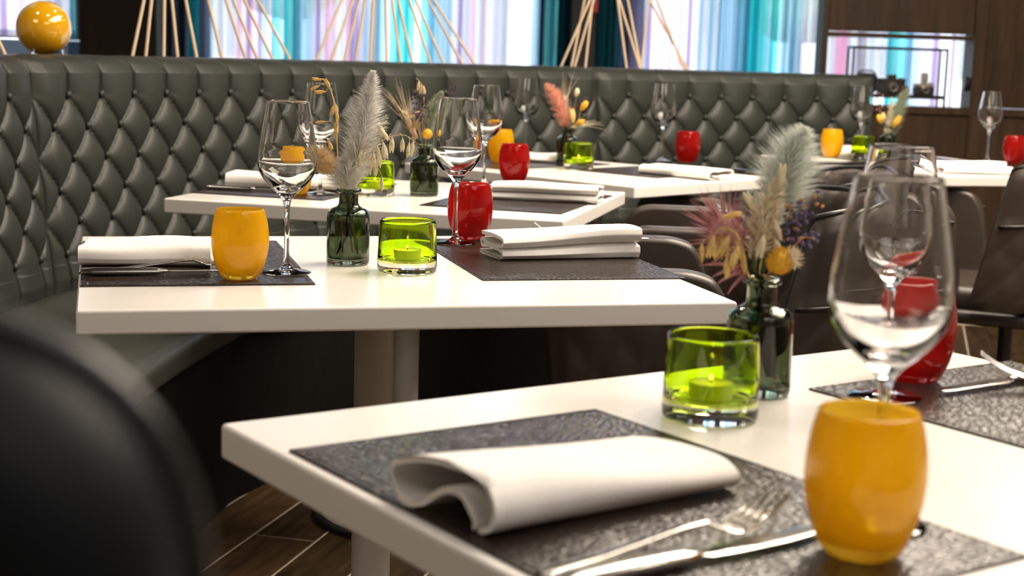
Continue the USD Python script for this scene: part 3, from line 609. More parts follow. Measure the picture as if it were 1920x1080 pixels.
def build_vase(loc, rz):
    t = thing('bottle_vase', loc, rz, cat='vase')
    out = spl([(.0001, .002), (.022, .0015), (.028, 0), (.0302, .002), (.0308, .006), (.0308, .068), (.0296, .0745), (.0245, .0795), (.0170, .0830), (.0142, .0865), (.0137, .092), (.0137, .1015), (.0150, .1028), (.0176, .1040), (.0182, .1062), (.0174, .1080), (.0150, .1090)], 4)
    inn = spl([(.0128, .1086), (.0114, .105), (.0112, .092), (.0116, .0860), (.0150, .0800), (.0225, .0765), (.0270, .0720), (.0280, .066), (.0280, .012), (.0255, .0085), (.0001, .0080)], 4)
    prof = np.vstack([out, inn]); prof[0, 0] = prof[-1, 0] = 0
    obj('glass_body', lathe(prof, 64), MAT['smoky_glass'], t, True); return t
vase = Maker(build_vase)
def T(px, py, mat_=False): return onz(px, py, TZ) + np.array([0, 0, (MT if mat_ else 0) + .0006])
VASES = {}
for key, o, r_, h, v, ga, gb, nm in (
    ('1', (1612, 1045), (1712, 718), (1330, 783), (1418, 738), (1640, 990), (1658, 750), 'nearest table'),
    ('2', (450, 526), (880, 451), (763, 510), (652, 495), (537, 515), (853, 459), 'middle table'),
    ('3', (553, 366), (963, 344), (703, 367), (795, 367), (600, 366), (907, 350), 'third table'),
    ('4', (938, 305), (1288, 306), (1084, 318), (1062, 309), (985, 287), (1240, 303), 'fourth table'),
    ('5', (1558, 296), (1900, 309), (1618, 297), (1663, 298), (1610, 290), (1850, 304), 'farthest table')):
    orange(T(*o, True), 0, 'orange glass tumbler on the %s%s' % (nm, {'1': ', largest in the photo', '3': ', seen through a wine glass'}.get(key, '')))
    red(T(*r_, True), 0, 'red glass tumbler on the %s' % nm)
    p = T(*h); holder(p, 0, 'lime green glass candle holder on the %s' % nm); tea(p + np.array([0, 0, .0147]), 0, 'lit tealight inside the green holder on the %s' % nm)
    VASES[key] = T(*v); vase(VASES[key], 0, 'smoky green bottle vase on the %s' % nm)
    wine(T(*ga, True), 0, 'clear wine glass beside the orange tumbler on the %s' % nm)
    wine(T(*gb, True), 0, 'clear wine glass beside the red tumbler on the %s' % nm)

# ------------------------------------------------------------------ napkins
def napkin(label, cpath, thick, length, loc, rz, seed=0, taper=None, parts=None, hem=True):
    """a folded cloth: cross-section path (depth u, height v) swept along local x"""
    t = thing('napkin', loc, rz, label=label, cat='napkin')
    path = cspl(cpath, 70); poly = LineString(path).buffer(thick/2, cap_style=1, quad_segs=5).simplify(.00015)
    if poly.geom_type != 'Polygon': poly = max(poly.geoms, key=lambda g: g.area)
    n = 26; xs = np.linspace(-length/2, length/2, n); flat = extrude(poly, 1.0)
    # slice stack: re-use the polygon's triangulation for the two ends
    ring_sets = [np.array(poly.exterior.coords)[:-1]] + [np.array(i.coords)[:-1] for i in poly.interiors]
    ms = []
    r = np.random.default_rng(seed); ph = r.uniform(0, 6, 4)
    def warp(q, x):
        s = x/length*2; u, v = q[:, 0], q[:, 1]
        k = 1 + .04*np.sin(3*s+ph[0]) ; w = v*k*(1+.05*np.sin(2.2*s+ph[1]+u*20)); uu = u + .0025*np.sin(2.6*s+ph[2]+v*60)*(v > .004)
        if taper: uu, w = taper(uu, w, s)
        return np.stack([np.full(len(q), x)+.003*np.sin(u*50+ph[3]), uu, np.maximum(w, .0002)], 1)
    for R in ring_sets: ms.append(loft([warp(R, x) for x in xs], close=False))
    v2, f2 = trimesh.creation.triangulate_polygon(poly, engine='earcut')
    for x, fl in ((xs[0], 0), (xs[-1], 1)):
        ms.append(trimesh.Trimesh(warp(np.array(v2), x), f2 if fl else f2[:, ::-1], process=False))
    m = cat_(ms); m.merge_vertices(); trimesh.repair.fix_normals(m)
    obj('folded_cloth', m, MAT['linen'], t, 50)
    return t
ROLL_ = [(.094, .0032), (.105, .008), (.110, .020), (.100, .032), (.075, .0365), (.040, .036), (.008, .029), (-.006, .020), (0, .009), (.012, .0032), (.026, .004), (.040, .011), (.056, .0195), (.072, .0195), (.082, .012), (.087, .0035)]
a1 = np.array([onz(748, 905, MZ), onz(1240, 820, MZ)])
dir1 = a1[1]-a1[0]; ang1 = math.atan2(dir1[1], dir1[0])
mid = (onz(905, 1010, MZ) + onz(1388, 925, MZ))/2
nrm = np.array([math.sin(ang1), -math.cos(ang1), 0])
def tp1(u, w, s): k = .80-.22*np.clip(s, -1, 1); return u, w*k
L1 = np.linalg.norm(onz(905, 1010, MZ)[:2]-onz(1388, 925, MZ)[:2])
q = mid - nrm*.108; t1 = napkin('large white napkin rolled into an open fold on the nearest placemat', [(-u, v) for u, v in ROLL_], .0042, L1, q, ang1, 1, tp1)
STACK2 = [(.0, .0035), (.02, .003), (.085, .003), (.098, .006), (.100, .011), (.092, .0155), (.03, .017), (.004, .0165), (-.002, .020), (.004, .0235), (.03, .0235), (.088, .024), (.1, .028), (.102, .034), (.092, .0385), (.03, .038), (.01, .036)]
def flatroll(h1=.026, w=.1): return [(.0, .003), (w*.5, .003), (w*1.04, .0032), (w*1.1, .006), (w*1.11, h1*.45), (w*1.06, h1*.74), (w*.85, h1*.84), (w*.4, h1*.88), (w*.05, h1*.86), (-.008, h1*.66), (-.004, .0102), (.02, .0086), (w*.5, .0090), (w*.9, .0098)]
def put_napkin(label, pl, pr, path, thick, seed, taper=None, lift=MZ, inset=0):
    """front bottom edge runs from pixel pl to pixel pr"""
    a, b = onz(*pl, lift), onz(*pr, lift); d = b-a; an = math.atan2(d[1], d[0]); w = max(u for u, v in path)
    # local y of the path's front edge = -w
    return napkin(label, [(-u, v) for u, v in path], thick, float(np.linalg.norm(d)), (a+b)/2 + np.array([-math.sin(an), math.cos(an), 0])*w, an, seed, taper)
put_napkin('white folded napkin at the left of the middle table, above knife and fork', (150, 499), (398, 501), flatroll(.030, .10), .0045, 3)
put_napkin('thick white napkin folded double at the right of the middle table', (938, 489), (1197, 485), STACK2, .006, 4, lambda u, w, s: (u, w*(1.0+.14*s)))
put_napkin('white napkin at the left of the third table, behind the wine glass', (420, 351), (640, 360), flatroll(.030, .10), .0045, 5)
put_napkin('white napkin at the right of the third table, beside the red tumbler', (922, 374), (1122, 383), [(u*.95, v*.85) for u, v in STACK2], .005, 6)
put_napkin('white napkin at the banquette side of the fourth table', (968, 303), (1040, 306), flatroll(.024, .1), .0045, 7)
put_napkin('long white napkin on the right of the fourth table, before the red tumbler', (1198, 325), (1330, 338), flatroll(.026, .09), .0045, 8)
put_napkin('white napkin half hidden between orange tumbler and green holder on the farthest table', (1560, 291), (1618, 293), flatroll(.03, .1), .0045, 9)
OPENB = [(.0, .003), (.05, .003), (.098, .0035), (.104, .008), (.094, .012), (.06, .0165), (.035, .010), (.03, .010), (.02, .02), (-.0, .026)]
put_napkin('white napkin lying open like a book on the farthest table', (1770, 324), (1905, 328), OPENB, .0045, 10)

# ------------------------------------------------------------------ cutlery
def ring_rect(x, y, hw, z, th):
    a = np.linspace(0, 2*PI, 13)[:-1]; c, s = np.cos(a), np.sin(a)
    sx = np.sign(c)*np.abs(c)**.7*hw; sz = np.sign(s)*np.abs(s)**.9*th/2
    return np.stack([np.full(12, x), y+sx, z+sz], 1)
def strip(rows): return loft([ring_rect(*r) for r in rows])
def build_fork(loc, rz):
    t = thing('fork', loc, rz, cat='fork')
    X = np.linspace(0, .13, 14); hwv = np.interp(X, [0, .01, .05, .1, .13], [.004, .0062, .0048, .0030, .0032]); zv = np.interp(X, [0, .04, .08, .11, .13], [.0024, .0040, .0080, .0112, .0122])
    obj('handle', strip([(x, 0, h, z, .0034) for x, h, z in zip(X, hwv, zv)]), MAT['steel'], t, 50)
    rows = [(.128, 0, .0034, .0121, .003), (.137, 0, .0068, .0092, .0026), (.146, 0, .0108, .0060, .0023), (.154, 0, .0120, .0058, .002)]
    hd = [strip(rows)]
    for i in range(4):
        y = (i-1.5)*.0066; hd.append(strip([(.152, y, .0025, .0056, .002), (.165, y, .0021, .0088, .0019), (.18, y*.98, .0018, .0155, .0018), (.192, y*.96, .0013, .0235, .0014), (.194, y*.96, .0006, .0250, .0008)]))
    obj('head', cat_(hd), MAT['steel'], t, 50); return t
def build_knife(loc, rz):
    t = thing('knife', loc, rz, cat='knife')
    obj('handle', strip([(x, 0, h, .0053, th) for x, h, th in ((0, .004, .004), (.003, .0082, .0080), (.02, .0098, .0104), (.06, .0094, .0100), (.1, .0086, .0090), (.108, .0064, .0064), (.114, .0042, .0038))]), MAT['steel'], t, 50)
    obj('blade', strip([(x, y, h, .0050, .0014) for x, y, h in ((.113, 0, .0042), (.12, 0, .0078), (.14, 0, .0092), (.18, .0005, .0094), (.205, .0016, .0078), (.216, .003, .005), (.222, .0045, .0014))]), MAT['steel'], t, 50); return t
fork, knife = Maker(build_fork), Maker(build_knife)
def lay(maker, label, p0, p1, L, lift=MZ, dz=0):
    """handle end at pixel p0, pointing to pixel p1"""
    a, b = onz(*p0, lift), onz(*p1, lift); d = b-a; maker(a + np.array([0, 0, dz]), math.atan2(d[1], d[0]), label)
def lay_tip(maker, label, ptip, p0, L, lift=MZ, dz=0):
    a, b = onz(*ptip, lift), onz(*p0, lift); d = (b-a)/np.linalg.norm(b-a); s = a + d*L; maker(s + np.array([0, 0, dz]), math.atan2(-d[1], -d[0]), label)
lay_tip(knife, 'steel knife under the fork on the nearest placemat', (1545, 1003), (1190, 1078), .222)
lay_tip(fork, 'steel fork resting across a knife beside the orange tumbler, nearest', (1462, 1000), (1090, 1082), .196, dz=.0055)
lay_tip(knife, 'steel knife under a fork at the right edge of the nearest table', (1757, 741), (1985, 706), .222)
lay_tip(fork, 'steel fork upside over a knife at the right edge of the nearest table', (1830, 724), (2020, 742), .196, dz=.0085)
lay(knife, 'steel knife before the napkin at the left of the middle table', (146, 517), (430, 514), .222)
lay(fork, 'steel fork behind a knife at the left of the middle table', (182, 510), (410, 502), .196, dz=0)
lay(fork, 'steel fork behind the double napkin on the middle table', (1215, 450), (925, 444), .196)
lay(knife, 'steel knife before the napkin at the left of the third table', (382, 354), (520, 360), .222)
lay(knife, 'steel knife at the right end of the fourth table beside the long napkin', (1428, 327), (1330, 318), .222)
lay(fork, 'steel fork on the farthest table left of the open napkin', (1705, 320), (1775, 314), .196)

# ------------------------------------------------------------------ dried flowers
SUNK = .012
def axis_dir(p): p = np.asarray(p); d = p[-1]-p[0]; return d/np.linalg.norm(d)
class Flower:
    def __init__(s, key, name, label, cat, tip, mouth=None, depth=0, seed=0, bend=(0, 0)):
        """tip: pixel of the stem's top; the stem starts at the vase floor and passes through its mouth"""
        v = VASES[key]; s.v, s.r = v, np.random.default_rng(seed)
        s.t = thing(name, (v[0], v[1], v[2]+SUNK), label=label, cat=cat); s.o = np.array([v[0], v[1], v[2]+SUNK]); s.Y = v[1]+depth
        a = s.r.uniform(0, 2*PI); s.tipw = at(*tip, s.Y); dt = (s.tipw-s.o); hd = dt[:2]/max(np.linalg.norm(dt[:2]), 1e-6)
        mr = .0075*min(1, np.linalg.norm(dt[:2])/.03); s.mouth = np.array([hd[0]*mr, hd[1]*mr, .107-SUNK]); s.foot = np.array([-hd[0]*.016, -hd[1]*.016, .002])
    def L(s, px, py, dy=0): return at(px, py, s.Y+dy)-s.o
    def stem(s, pts, r=.0011, m='straw', name='stem'):
        p = spl([s.foot, s.mouth] + list(pts), 6); obj(name, tube(p, np.linspace(r*1.2, r*.7, len(p)), 6), MAT[m], s.t, True); return p
    def plume(s, path, rad, n, hl, m, name='plume', w=.0005, tilt=.8, tipf=.4):
        path = cspl(path, 40); tn = np.gradient(path, axis=0); tn /= np.linalg.norm(tn, axis=1, keepdims=True); V, F = [], []
        for _ in range(n):
            u = s.r.uniform(0, 1); i = min(int(u*39), 38); p = path[i]+(path[i+1]-path[i])*(u*39-i); t = tn[i]
            d = s.r.normal(size=3); d -= t*(d@t); d /= np.linalg.norm(d)
            prof = math.sin(PI*min(1, .12+.88*u)**.9)**.7*(1-tipf*u)+.10
            L = hl*prof*s.r.uniform(.55, 1.15); dr = t*tilt + d*(.55+.5*s.r.uniform()); dr /= np.linalg.norm(dr)
            a = p + d*rad*.25*prof; mid = a + dr*L*.55; e = mid + (dr*.8 + d*.35 + np.array([0, 0, -.25])*s.r.uniform(0, 1))*L*.45
            sd = np.cross(dr, d+s.r.normal(size=3)*.5); sd /= np.linalg.norm(sd)+1e-9; k = len(V)
            V += [a-sd*w, a+sd*w, mid-sd*w*.8, mid+sd*w*.8, e]; F += [(k, k+1, k+3), (k, k+3, k+2), (k+2, k+3, k+4)]
        obj(name, trimesh.Trimesh(V, F, process=False), MAT[m], s.t, False)
        obj('spine', tube(path, np.interp(np.linspace(0, 1, 40), [0, .5, 1], [rad*.22, rad*.2, rad*.04]), 8), MAT[m], s.t, True)
    def husk(s, p, d, L, m, r=None):
        d = np.asarray(d, float); d /= np.linalg.norm(d); sd = np.cross(d, s.r.normal(size=3)); sd /= np.linalg.norm(sd)
        ms = [ellipsoid(p + d*L*.5 + sd*L*.05*k, d + sd*.10*k, L, (r or L*.17)*.8, 6, 6) for k in (-1, 1)]
        obj('husk', cat_(ms), MAT[m], s.t, True)
    def oats(s, items, m='oat_gold', L=.022, stemr=.0004):
        """items: (pixel of attachment, pixel of spikelet top, hang direction px)"""
        for a, b, d in items:
            A, B = s.L(*a), s.L(*b, s.r.uniform(-.012, .012)); mid = (A+B)/2 + np.array([0, 0, .004]); obj('stalk', tube(cspl([A, mid, B], 8), stemr, 5), MAT['straw'], s.t, True)
            dd = s.L(b[0]+d[0], b[1]+d[1]) - s.L(*b); s.husk(B, dd, L*s.r.uniform(.85, 1.1), m)
    def barley(s, path, m, awn=.07, n=14, m2='straw', spread=.5):
        path = cspl(path, 30); ms, aw = [], []
        for i in range(n):
            u = .1+.85*i/(n-1); p = path[int(u*29)]; t = path[min(29, int(u*29)+1)]-path[max(0, int(u*29)-1)]; t /= np.linalg.norm(t)
            d = s.r.normal(size=3); d -= t*(d@t); d /= np.linalg.norm(d); dr = t+d*.45; ms.append(ellipsoid(p+d*.003, dr, .013, .0028, 6, 5))
            e = t + d*spread*s.r.uniform(.4, 1); e /= np.linalg.norm(e); aw.append(tube(cspl([p+d*.003, p+d*.003+e*awn*.5, p+d*.003+e*awn*s.r.uniform(.8, 1.1)+np.array([0, 0, -.004])], 6), [.0005, .00045, .0004, .00032, .00025, .0001], 4, False))
        obj('grain_head', cat_(ms), MAT[m], s.t, True); obj('awns', cat_(aw), MAT[m2], s.t, True)
    def spray(s, path, m, n=26, rr=.012, size=.0045, ms2=None):
        path = cspl(path, 20); A, B = [], []
        for i in range(n):
            u = s.r.uniform(.25, 1); p = path[int(u*19)] + s.r.normal(size=3)*rr*.45; (A if (not ms2 or s.r.uniform() < .7) else B).append(ellipsoid(p, s.r.normal(size=3), size*s.r.uniform(.8, 1.5), size*.4, 5, 4))
            if i % 3 == 0: A.append(tube([path[max(0, int(u*19)-2)], p], .0003, 4, False))
        obj('blossom_cluster', cat_(A), MAT[m], s.t, True)
        if B: obj('dry_tips', cat_(B), MAT[ms2], s.t, True)
    def spiky(s, c, d, L, r, m, n=120, sl=.02, w=.0008, core=None, hemi=False):
        d = np.asarray(d, float)/np.linalg.norm(d); V, F = [], []
        obj('flower_core', ellipsoid(c, d, L, r, 14, 9), MAT[core or m], s.t, True)
        for i in range(n):
            q = s.r.normal(size=3); q /= np.linalg.norm(q)
            if hemi and q@d < -.15: q -= 2*d*(q@d)
            p = c + d*(q@d)*L*.48 + (q-d*(q@d))*r*.9; e = p + (q*1.0 + d*.35)*sl*s.r.uniform(.7, 1.15); sd = np.cross(q, s.r.normal(size=3)); sd /= np.linalg.norm(sd); s2 = np.cross(q, sd); k = len(V)
            V += [p+sd*w, p-sd*w*.5+s2*w*.87, p-sd*w*.5-s2*w*.87, e]; F += [(k, k+1, k+3), (k+1, k+2, k+3), (k+2, k, k+3)]
        obj('spines', trimesh.Trimesh(V, F, process=False), MAT[m], s.t, False)
    def button(s, c, r, m):
        ic = trimesh.creation.icosphere(3, r); ic.vertices *= (1+.10*np.sin(ic.vertices[:, 0]/r*17)*np.sin(ic.vertices[:, 1]/r*17)*np.sin(ic.vertices[:, 2]/r*17))[:, None]; ic.apply_translation(c); obj('flower_head', ic, MAT[m], s.t, True)

# --- middle table: tall feather plume, fluff, teasel, golden oat, hanging oats
f = Flower('2', 'feather_plume', 'tall grey beige feathery plume in the middle table vase', 'dried flower', (703, 130), seed=1)
p = [f.L(660, 340), f.L(676, 270), f.L(690, 200), f.L(700, 134)]; f.stem([f.L(655, 340), f.L(660, 300)], .0014, 'stem_green'); f.plume(p, .018, 4600, .040, 'grey_plume', w=.00032, tipf=.5)
f = Flower('2', 'fluffy_tail', 'short whitish fluffy seed head low in the middle table vase', 'dried flower', (648, 285), depth=-.012, seed=2)
f.stem([f.L(652, 345)], .0012, 'straw'); f.plume([f.L(655, 356), f.L(650, 330), f.L(648, 296)], .024, 2400, .036, 'grey_plume', tilt=.45, tipf=.2, w=.00028)
f = Flower('2', 'teasel', 'brown spiny teasel head leaning left in the middle table vase', 'dried flower', (600, 285), depth=-.03, seed=3)
f.stem([f.L(640, 345), f.L(625, 322)], .0012, 'straw'); f.spiky(f.L(608, 302), f.L(596, 286)-f.L(625, 318), .040, .0155, 'straw', 420, .008, .0005, 'teasel')
f.spiky(f.L(602, 292), f.L(590, 272)-f.L(620, 312), .01, .008, 'barley', 16, .022, .0005)
f = Flower('2', 'oat_stalk', 'tall golden oat stalk bending over the wine glass, middle table', 'dried flower', (590, 150), depth=.015, seed=4)
st = f.stem([f.L(640, 338), f.L(632, 270), f.L(630, 215), f.L(622, 175), f.L(606, 148), f.L(588, 150)], .0009, 'oat_gold')
f.oats([((622, 175), (620, 168), (-8, -14)), ((612, 158), (603, 150), (-26, -4)), ((606, 150), (600, 160), (-20, 9)), ((618, 168), (612, 172), (-26, 1)), ((624, 185), (625, 190), (8, 22)), ((629, 205), (626, 196), (-6, 24)), ((631, 215), (630, 205), (5, 26)), ((631, 230), (632, 222), (-2, 26)), ((631, 240), (627, 230), (4, 22)), ((632, 250), (634, 238), (-6, 20)), ((630, 240), (612, 228), (-14, 1)), ((632, 262), (615, 263), (8, 18))], 'oat_gold', .016)
f = Flower('2', 'oat_stalk', 'pale oat spray hanging to the right of the plume, middle table', 'dried flower', (770, 262), depth=-.01, seed=5)
f.stem([f.L(662, 340), f.L(690, 295), f.L(722, 260), f.L(755, 253), f.L(778, 268)], .0007, 'straw')
f.oats([((730, 256), (735, 256), (-1, 30)), ((745, 253), (755, 258), (-1, 30)), ((765, 258), (768, 266), (-4, 24)), ((770, 262), (775, 264), (-5, 26)), ((712, 268), (718, 266), (5, 26)), ((705, 276), (708, 274), (3, 28)), ((700, 283), (700, 285), (0, 34)), ((695, 288), (712, 286), (-2, 32)), ((690, 296), (692, 300), (-1, 34)), ((716, 264), (712, 240), (12, 16)), ((712, 268), (708, 230), (14, 24)), ((690, 296), (716, 330), (0, 30)), ((668, 320), (667, 315), (0, 28)), ((700, 288), (704, 300), (0, 30))], 'oat_pale', .024)
f = Flower('2', 'barley_stalk', 'small barley head with fine awns before the plume, middle table', 'dried flower', (674, 290), depth=-.022, seed=6)
f.stem([f.L(664, 335), f.L(672, 305)], .0008, 'straw'); f.barley([f.L(670, 318), f.L(675, 300), f.L(678, 286)], 'oat_pale', .05, 12, 'oat_pale', 1.1)
f = Flower('2', 'foliage_sprig', 'grey green leafy sprig behind the plume, middle table', 'dried flower', (735, 205), depth=.02, seed=7)
f.stem([f.L(672, 320), f.L(700, 260), f.L(728, 215)], .0008, 'stem_green'); f.plume([f.L(690, 290), f.L(708, 250), f.L(726, 216)], .01, 160, .02, 'green_plume', w=.0007)
# --- third table
f = Flower('3', 'barley_stalk', 'bearded barley head leaning left in the third table vase', 'dried flower', (748, 190), seed=11)
f.stem([f.L(783, 270), f.L(770, 235)], .001, 'straw'); f.barley([f.L(778, 262), f.L(768, 232), f.L(755, 205)], 'barley', .085, 22, 'barley', .42); f.barley([f.L(780, 258), f.L(776, 250), f.L(772, 240)], 'barley_pink', .03, 14, 'barley_pink', .4)
f = Flower('3', 'oat_stalk', 'oat stalk rising above the third table vase', 'dried flower', (783, 148), depth=.01, seed=12)
f.stem([f.L(790, 260), f.L(795, 200), f.L(793, 165), f.L(780, 146)], .0009, 'straw')
f.oats([((792, 165), (785, 152), (-1, 20)), ((793, 170), (790, 158), (-2, 20)), ((794, 175), (794, 160), (2, 20)), ((795, 205), (788, 208), (-12, 8)), ((795, 215), (790, 214), (-4, 20)), ((793, 225), (783, 222), (-2, 22)), ((790, 240), (786, 232), (1, 22)), ((788, 245), (775, 238), (4, 20))], 'barley', .024)
f = Flower('3', 'fluffy_tail', 'grey green fluffy spike in the third table vase', 'dried flower', (830, 172), depth=.01, seed=13)
f.stem([f.L(800, 262), f.L(808, 235)], .0015, 'stem_green'); f.plume([f.L(802, 262), f.L(808, 225), f.L(818, 195), f.L(830, 172)], .02, 1100, .028, 'green_plume', w=.0006)
f = Flower('3', 'statice', 'dark purple statice sprig in the third table vase', 'dried flower', (788, 185), depth=-.01, seed=14)
f.stem([f.L(792, 255), f.L(788, 215)], .0008, 'stem_dark'); f.spray([f.L(790, 235), f.L(787, 205), f.L(786, 183)], 'statice_dark', 34, .016, .006)
f = Flower('3', 'statice', 'thin purple sprig with two blossoms right of the third table vase', 'dried flower', (848, 172), depth=.02, seed=15)
f.stem([f.L(802, 258), f.L(822, 205), f.L(842, 178)], .0006, 'stem_dark'); f.spray([f.L(836, 184), f.L(842, 176), f.L(852, 168)], 'statice_dark', 12, .012, .005)
f = Flower('3', 'button_flower', 'round yellow button flower at the third table vase neck', 'dried flower', (801, 251), depth=-.02, seed=16)
f.stem([f.L(799, 262)], .0008, 'straw'); f.button(f.L(801, 251), .0105, 'yellow_button')
# --- fourth table
f = Flower('4', 'feather_plume', 'pink plume bending left in the fourth table vase', 'dried flower', (1026, 160), seed=21)
f.stem([f.L(1060, 240)], .0014, 'straw'); f.plume([f.L(1060, 240), f.L(1052, 205), f.L(1040, 178), f.L(1022, 158)], .024, 1400, .032, 'pampas_pink', w=.0007, tipf=.1)
f = Flower('4', 'button_flower', 'yellow seed head on the right of the fourth table vase', 'dried flower', (1095, 200), depth=-.01, seed=22)
f.stem([f.L(1075, 238), f.L(1088, 210)], .0009, 'oat_gold'); f.husk(f.L(1088, 208), f.L(1101, 190)-f.L(1088, 208), .034, 'yellow_button', .011)
f = Flower('4', 'button_flower', 'two ochre seed heads low in the fourth table vase', 'dried flower', (1085, 230), depth=-.02, seed=23)
f.stem([f.L(1072, 238)], .0009, 'oat_gold'); f.husk(f.L(1078, 233), f.L(1094, 226)-f.L(1078, 233), .03, 'yellow_button', .010); f.husk(f.L(1075, 232), f.L(1072, 206)-f.L(1075, 232), .044, 'oat_gold', .009)
f = Flower('4', 'poppy_pod', 'cream round pod on a straight stem in the fourth table vase', 'dried flower', (1081, 178), depth=.01, seed=24)
f.stem([f.L(1074, 220), f.L(1080, 185)], .0007, 'oat_gold'); f.husk(f.L(1080, 182), f.L(1083, 164)-f.L(1080, 182), .026, 'oat_pale', .009)
f = Flower('4', 'barley_stalk', 'wispy grass with long thin awns behind the pink plume, fourth table', 'dried flower', (1060, 170), depth=.015, seed=25)
f.stem([f.L(1062, 235), f.L(1060, 200)], .0008, 'straw'); f.barley([f.L(1060, 205), f.L(1060, 190), f.L(1062, 178)], 'oat_pale', .08, 12, 'oat_pale', .4)
f = Flower('4', 'barley_stalk', 'pale grass head pointing right low in the fourth table vase', 'dried flower', (1100, 236), depth=-.01, seed=26)
f.stem([f.L(1072, 240)], .0008, 'straw'); f.barley([f.L(1070, 242), f.L(1085, 236), f.L(1096, 236)], 'oat_pale', .06, 12, 'oat_pale', .25)
f = Flower('4', 'statice', 'dark purple sprig at the right of the fourth table vase', 'dried flower', (1082, 200), depth=.01, seed=27)
f.stem([f.L(1070, 235)], .0007, 'stem_dark'); f.spray([f.L(1074, 225), f.L(1082, 200), f.L(1116, 186)], 'statice_dark', 20, .012, .007)
# --- farthest table
f = Flower('5', 'fluffy_tail', 'green and cream grass spike in the farthest table vase', 'dried flower', (1700, 165), seed=31)
f.stem([f.L(1666, 255), f.L(1676, 225)], .0015, 'stem_green'); f.plume([f.L(1666, 258), f.L(1674, 228), f.L(1688, 195), f.L(1702, 166)], .03, 1200, .042, 'green_plume', w=.0009)
f = Flower('5', 'feather_plume', 'slim cream plume in the farthest table vase', 'dried flower', (1672, 180), depth=-.01, seed=32)
f.stem([f.L(1660, 255)], .001, 'straw'); f.plume([f.L(1662, 258), f.L(1668, 225), f.L(1672, 182)], .012, 500, .02, 'cream_plume', w=.001)
f = Flower('5', 'button_flower', 'ochre flower heads left in the farthest table vase', 'dried flower', (1650, 220), depth=-.02, seed=33)
f.stem([f.L(1658, 245)], .001, 'straw'); f.husk(f.L(1653, 232), f.L(1645, 212)-f.L(1653, 232), .034, 'yellow_button', .012); f.husk(f.L(1655, 230), f.L(1656, 210)-f.L(1655, 230), .034, 'oat_gold', .012)
f = Flower('5', 'button_flower', 'ochre flower head right in the farthest table vase', 'dried flower', (1680, 230), depth=-.02, seed=34)
f.stem([f.L(1670, 248)], .001, 'straw'); f.husk(f.L(1674, 240), f.L(1688, 218)-f.L(1674, 240), .048, 'yellow_button', .013)
f = Flower('5', 'statice', 'thin dusky pink sprig beside the farthest wine glass', 'dried flower', (1648, 180), depth=.02, seed=35)
f.stem([f.L(1655, 240)], .0007, 'stem_dark'); f.spray([f.L(1650, 215), f.L(1648, 195), f.L(1648, 175)], 'thistle_pink', 16, .012, .006)
# --- nearest table
f = Flower('1', 'thistle', 'dusty pink spiky thistle leaning left in the nearest vase', 'dried flower', (1340, 405), depth=.01, seed=41)
f.stem([f.L(1400, 515), f.L(1375, 470)], .0012, 'thistle_pink'); f.spiky(f.L(1362, 440), f.L(1340, 405)-f.L(1380, 480), .045, .017, 'thistle_pink', 150, .024, .0009)
V_ = []
for a, b in (((1395, 500), (1312, 498)), ((1390, 510), (1342, 535)), ((1400, 512), (1364, 552)), ((1385, 505), (1335, 520))): V_.append(tube(cspl([f.L(*a), (f.L(*a)+f.L(*b))/2+np.array([0, 0, .002]), f.L(*b)], 6), [.0018, .0018, .0016, .0014, .001, .0003], 5))
obj('leaf_spike', cat_(V_), MAT['thistle_pink'], f.t, True)
f = Flower('1', 'oat_stalk', 'golden oat spray hanging left from the nearest vase', 'dried flower', (1370, 420), depth=-.012, seed=42)
f.stem([f.L(1405, 518), f.L(1392, 470), f.L(1378, 435), f.L(1350, 430)], .0009, 'oat_gold')
f.oats([((1370, 428), (1340, 440), (-10, 34)), ((1372, 430), (1352, 436), (-2, 40)), ((1375, 432), (1358, 440), (6, 44)), ((1376, 436), (1316, 455), (0, 42)), ((1380, 440), (1368, 440), (-18, 36)), ((1382, 445), (1378, 450), (10, 40)), ((1386, 455), (1388, 455), (6, 44)), ((1388, 462), (1362, 480), (2, 44)), ((1390, 470), (1394, 470), (4, 36)), ((1375, 432), (1352, 408), (26, -6)), ((1380, 440), (1384, 462), (-14, 40)), ((1372, 430), (1334, 446), (10, 38))], 'oat_gold', .021)
f = Flower('1', 'feather_plume', 'cream bristly plume standing in the nearest vase', 'dried flower', (1450, 345), seed=43)
f.stem([f.L(1415, 510), f.L(1422, 480)], .0013, 'straw'); f.plume([f.L(1416, 490), f.L(1424, 445), f.L(1438, 395), f.L(1468, 330)], .014, 1300, .021, 'cream_plume', w=.0006, tipf=.3)
f = Flower('1', 'feather_plume', 'silver grey feathery plume at the back of the nearest vase', 'dried flower', (1505, 240), depth=.03, seed=44)
f.stem([f.L(1425, 510), f.L(1440, 430)], .0013, 'stem_green'); f.plume([f.L(1440, 430), f.L(1460, 360), f.L(1482, 300), f.L(1508, 240)], .02, 3200, .038, 'silver_plume', w=.0003, tipf=.2)
f = Flower('1', 'statice', 'violet lavender sprig right of the cream plume, nearest vase', 'dried flower', (1500, 390), depth=.012, seed=45)
f.stem([f.L(1430, 512), f.L(1462, 450), f.L(1490, 400)], .0009, 'stem_green'); f.spray([f.L(1460, 450), f.L(1478, 420), f.L(1505, 382)], 'statice', 60, .016, .005, 'lavender_tip')
f = Flower('1', 'statice', 'thin violet sprig pointing right from the nearest vase', 'dried flower', (1528, 448), depth=-.005, seed=46)
f.stem([f.L(1440, 515), f.L(1485, 468), f.L(1510, 445), f.L(1530, 450)], .0008, 'lavender_tip'); f.spray([f.L(1500, 452), f.L(1518, 445), f.L(1532, 452)], 'statice', 10, .008, .0045, 'lavender_tip')
f = Flower('1', 'button_flower', 'large ochre yellow flower head low right in the nearest vase', 'dried flower', (1470, 490), depth=-.015, seed=47)
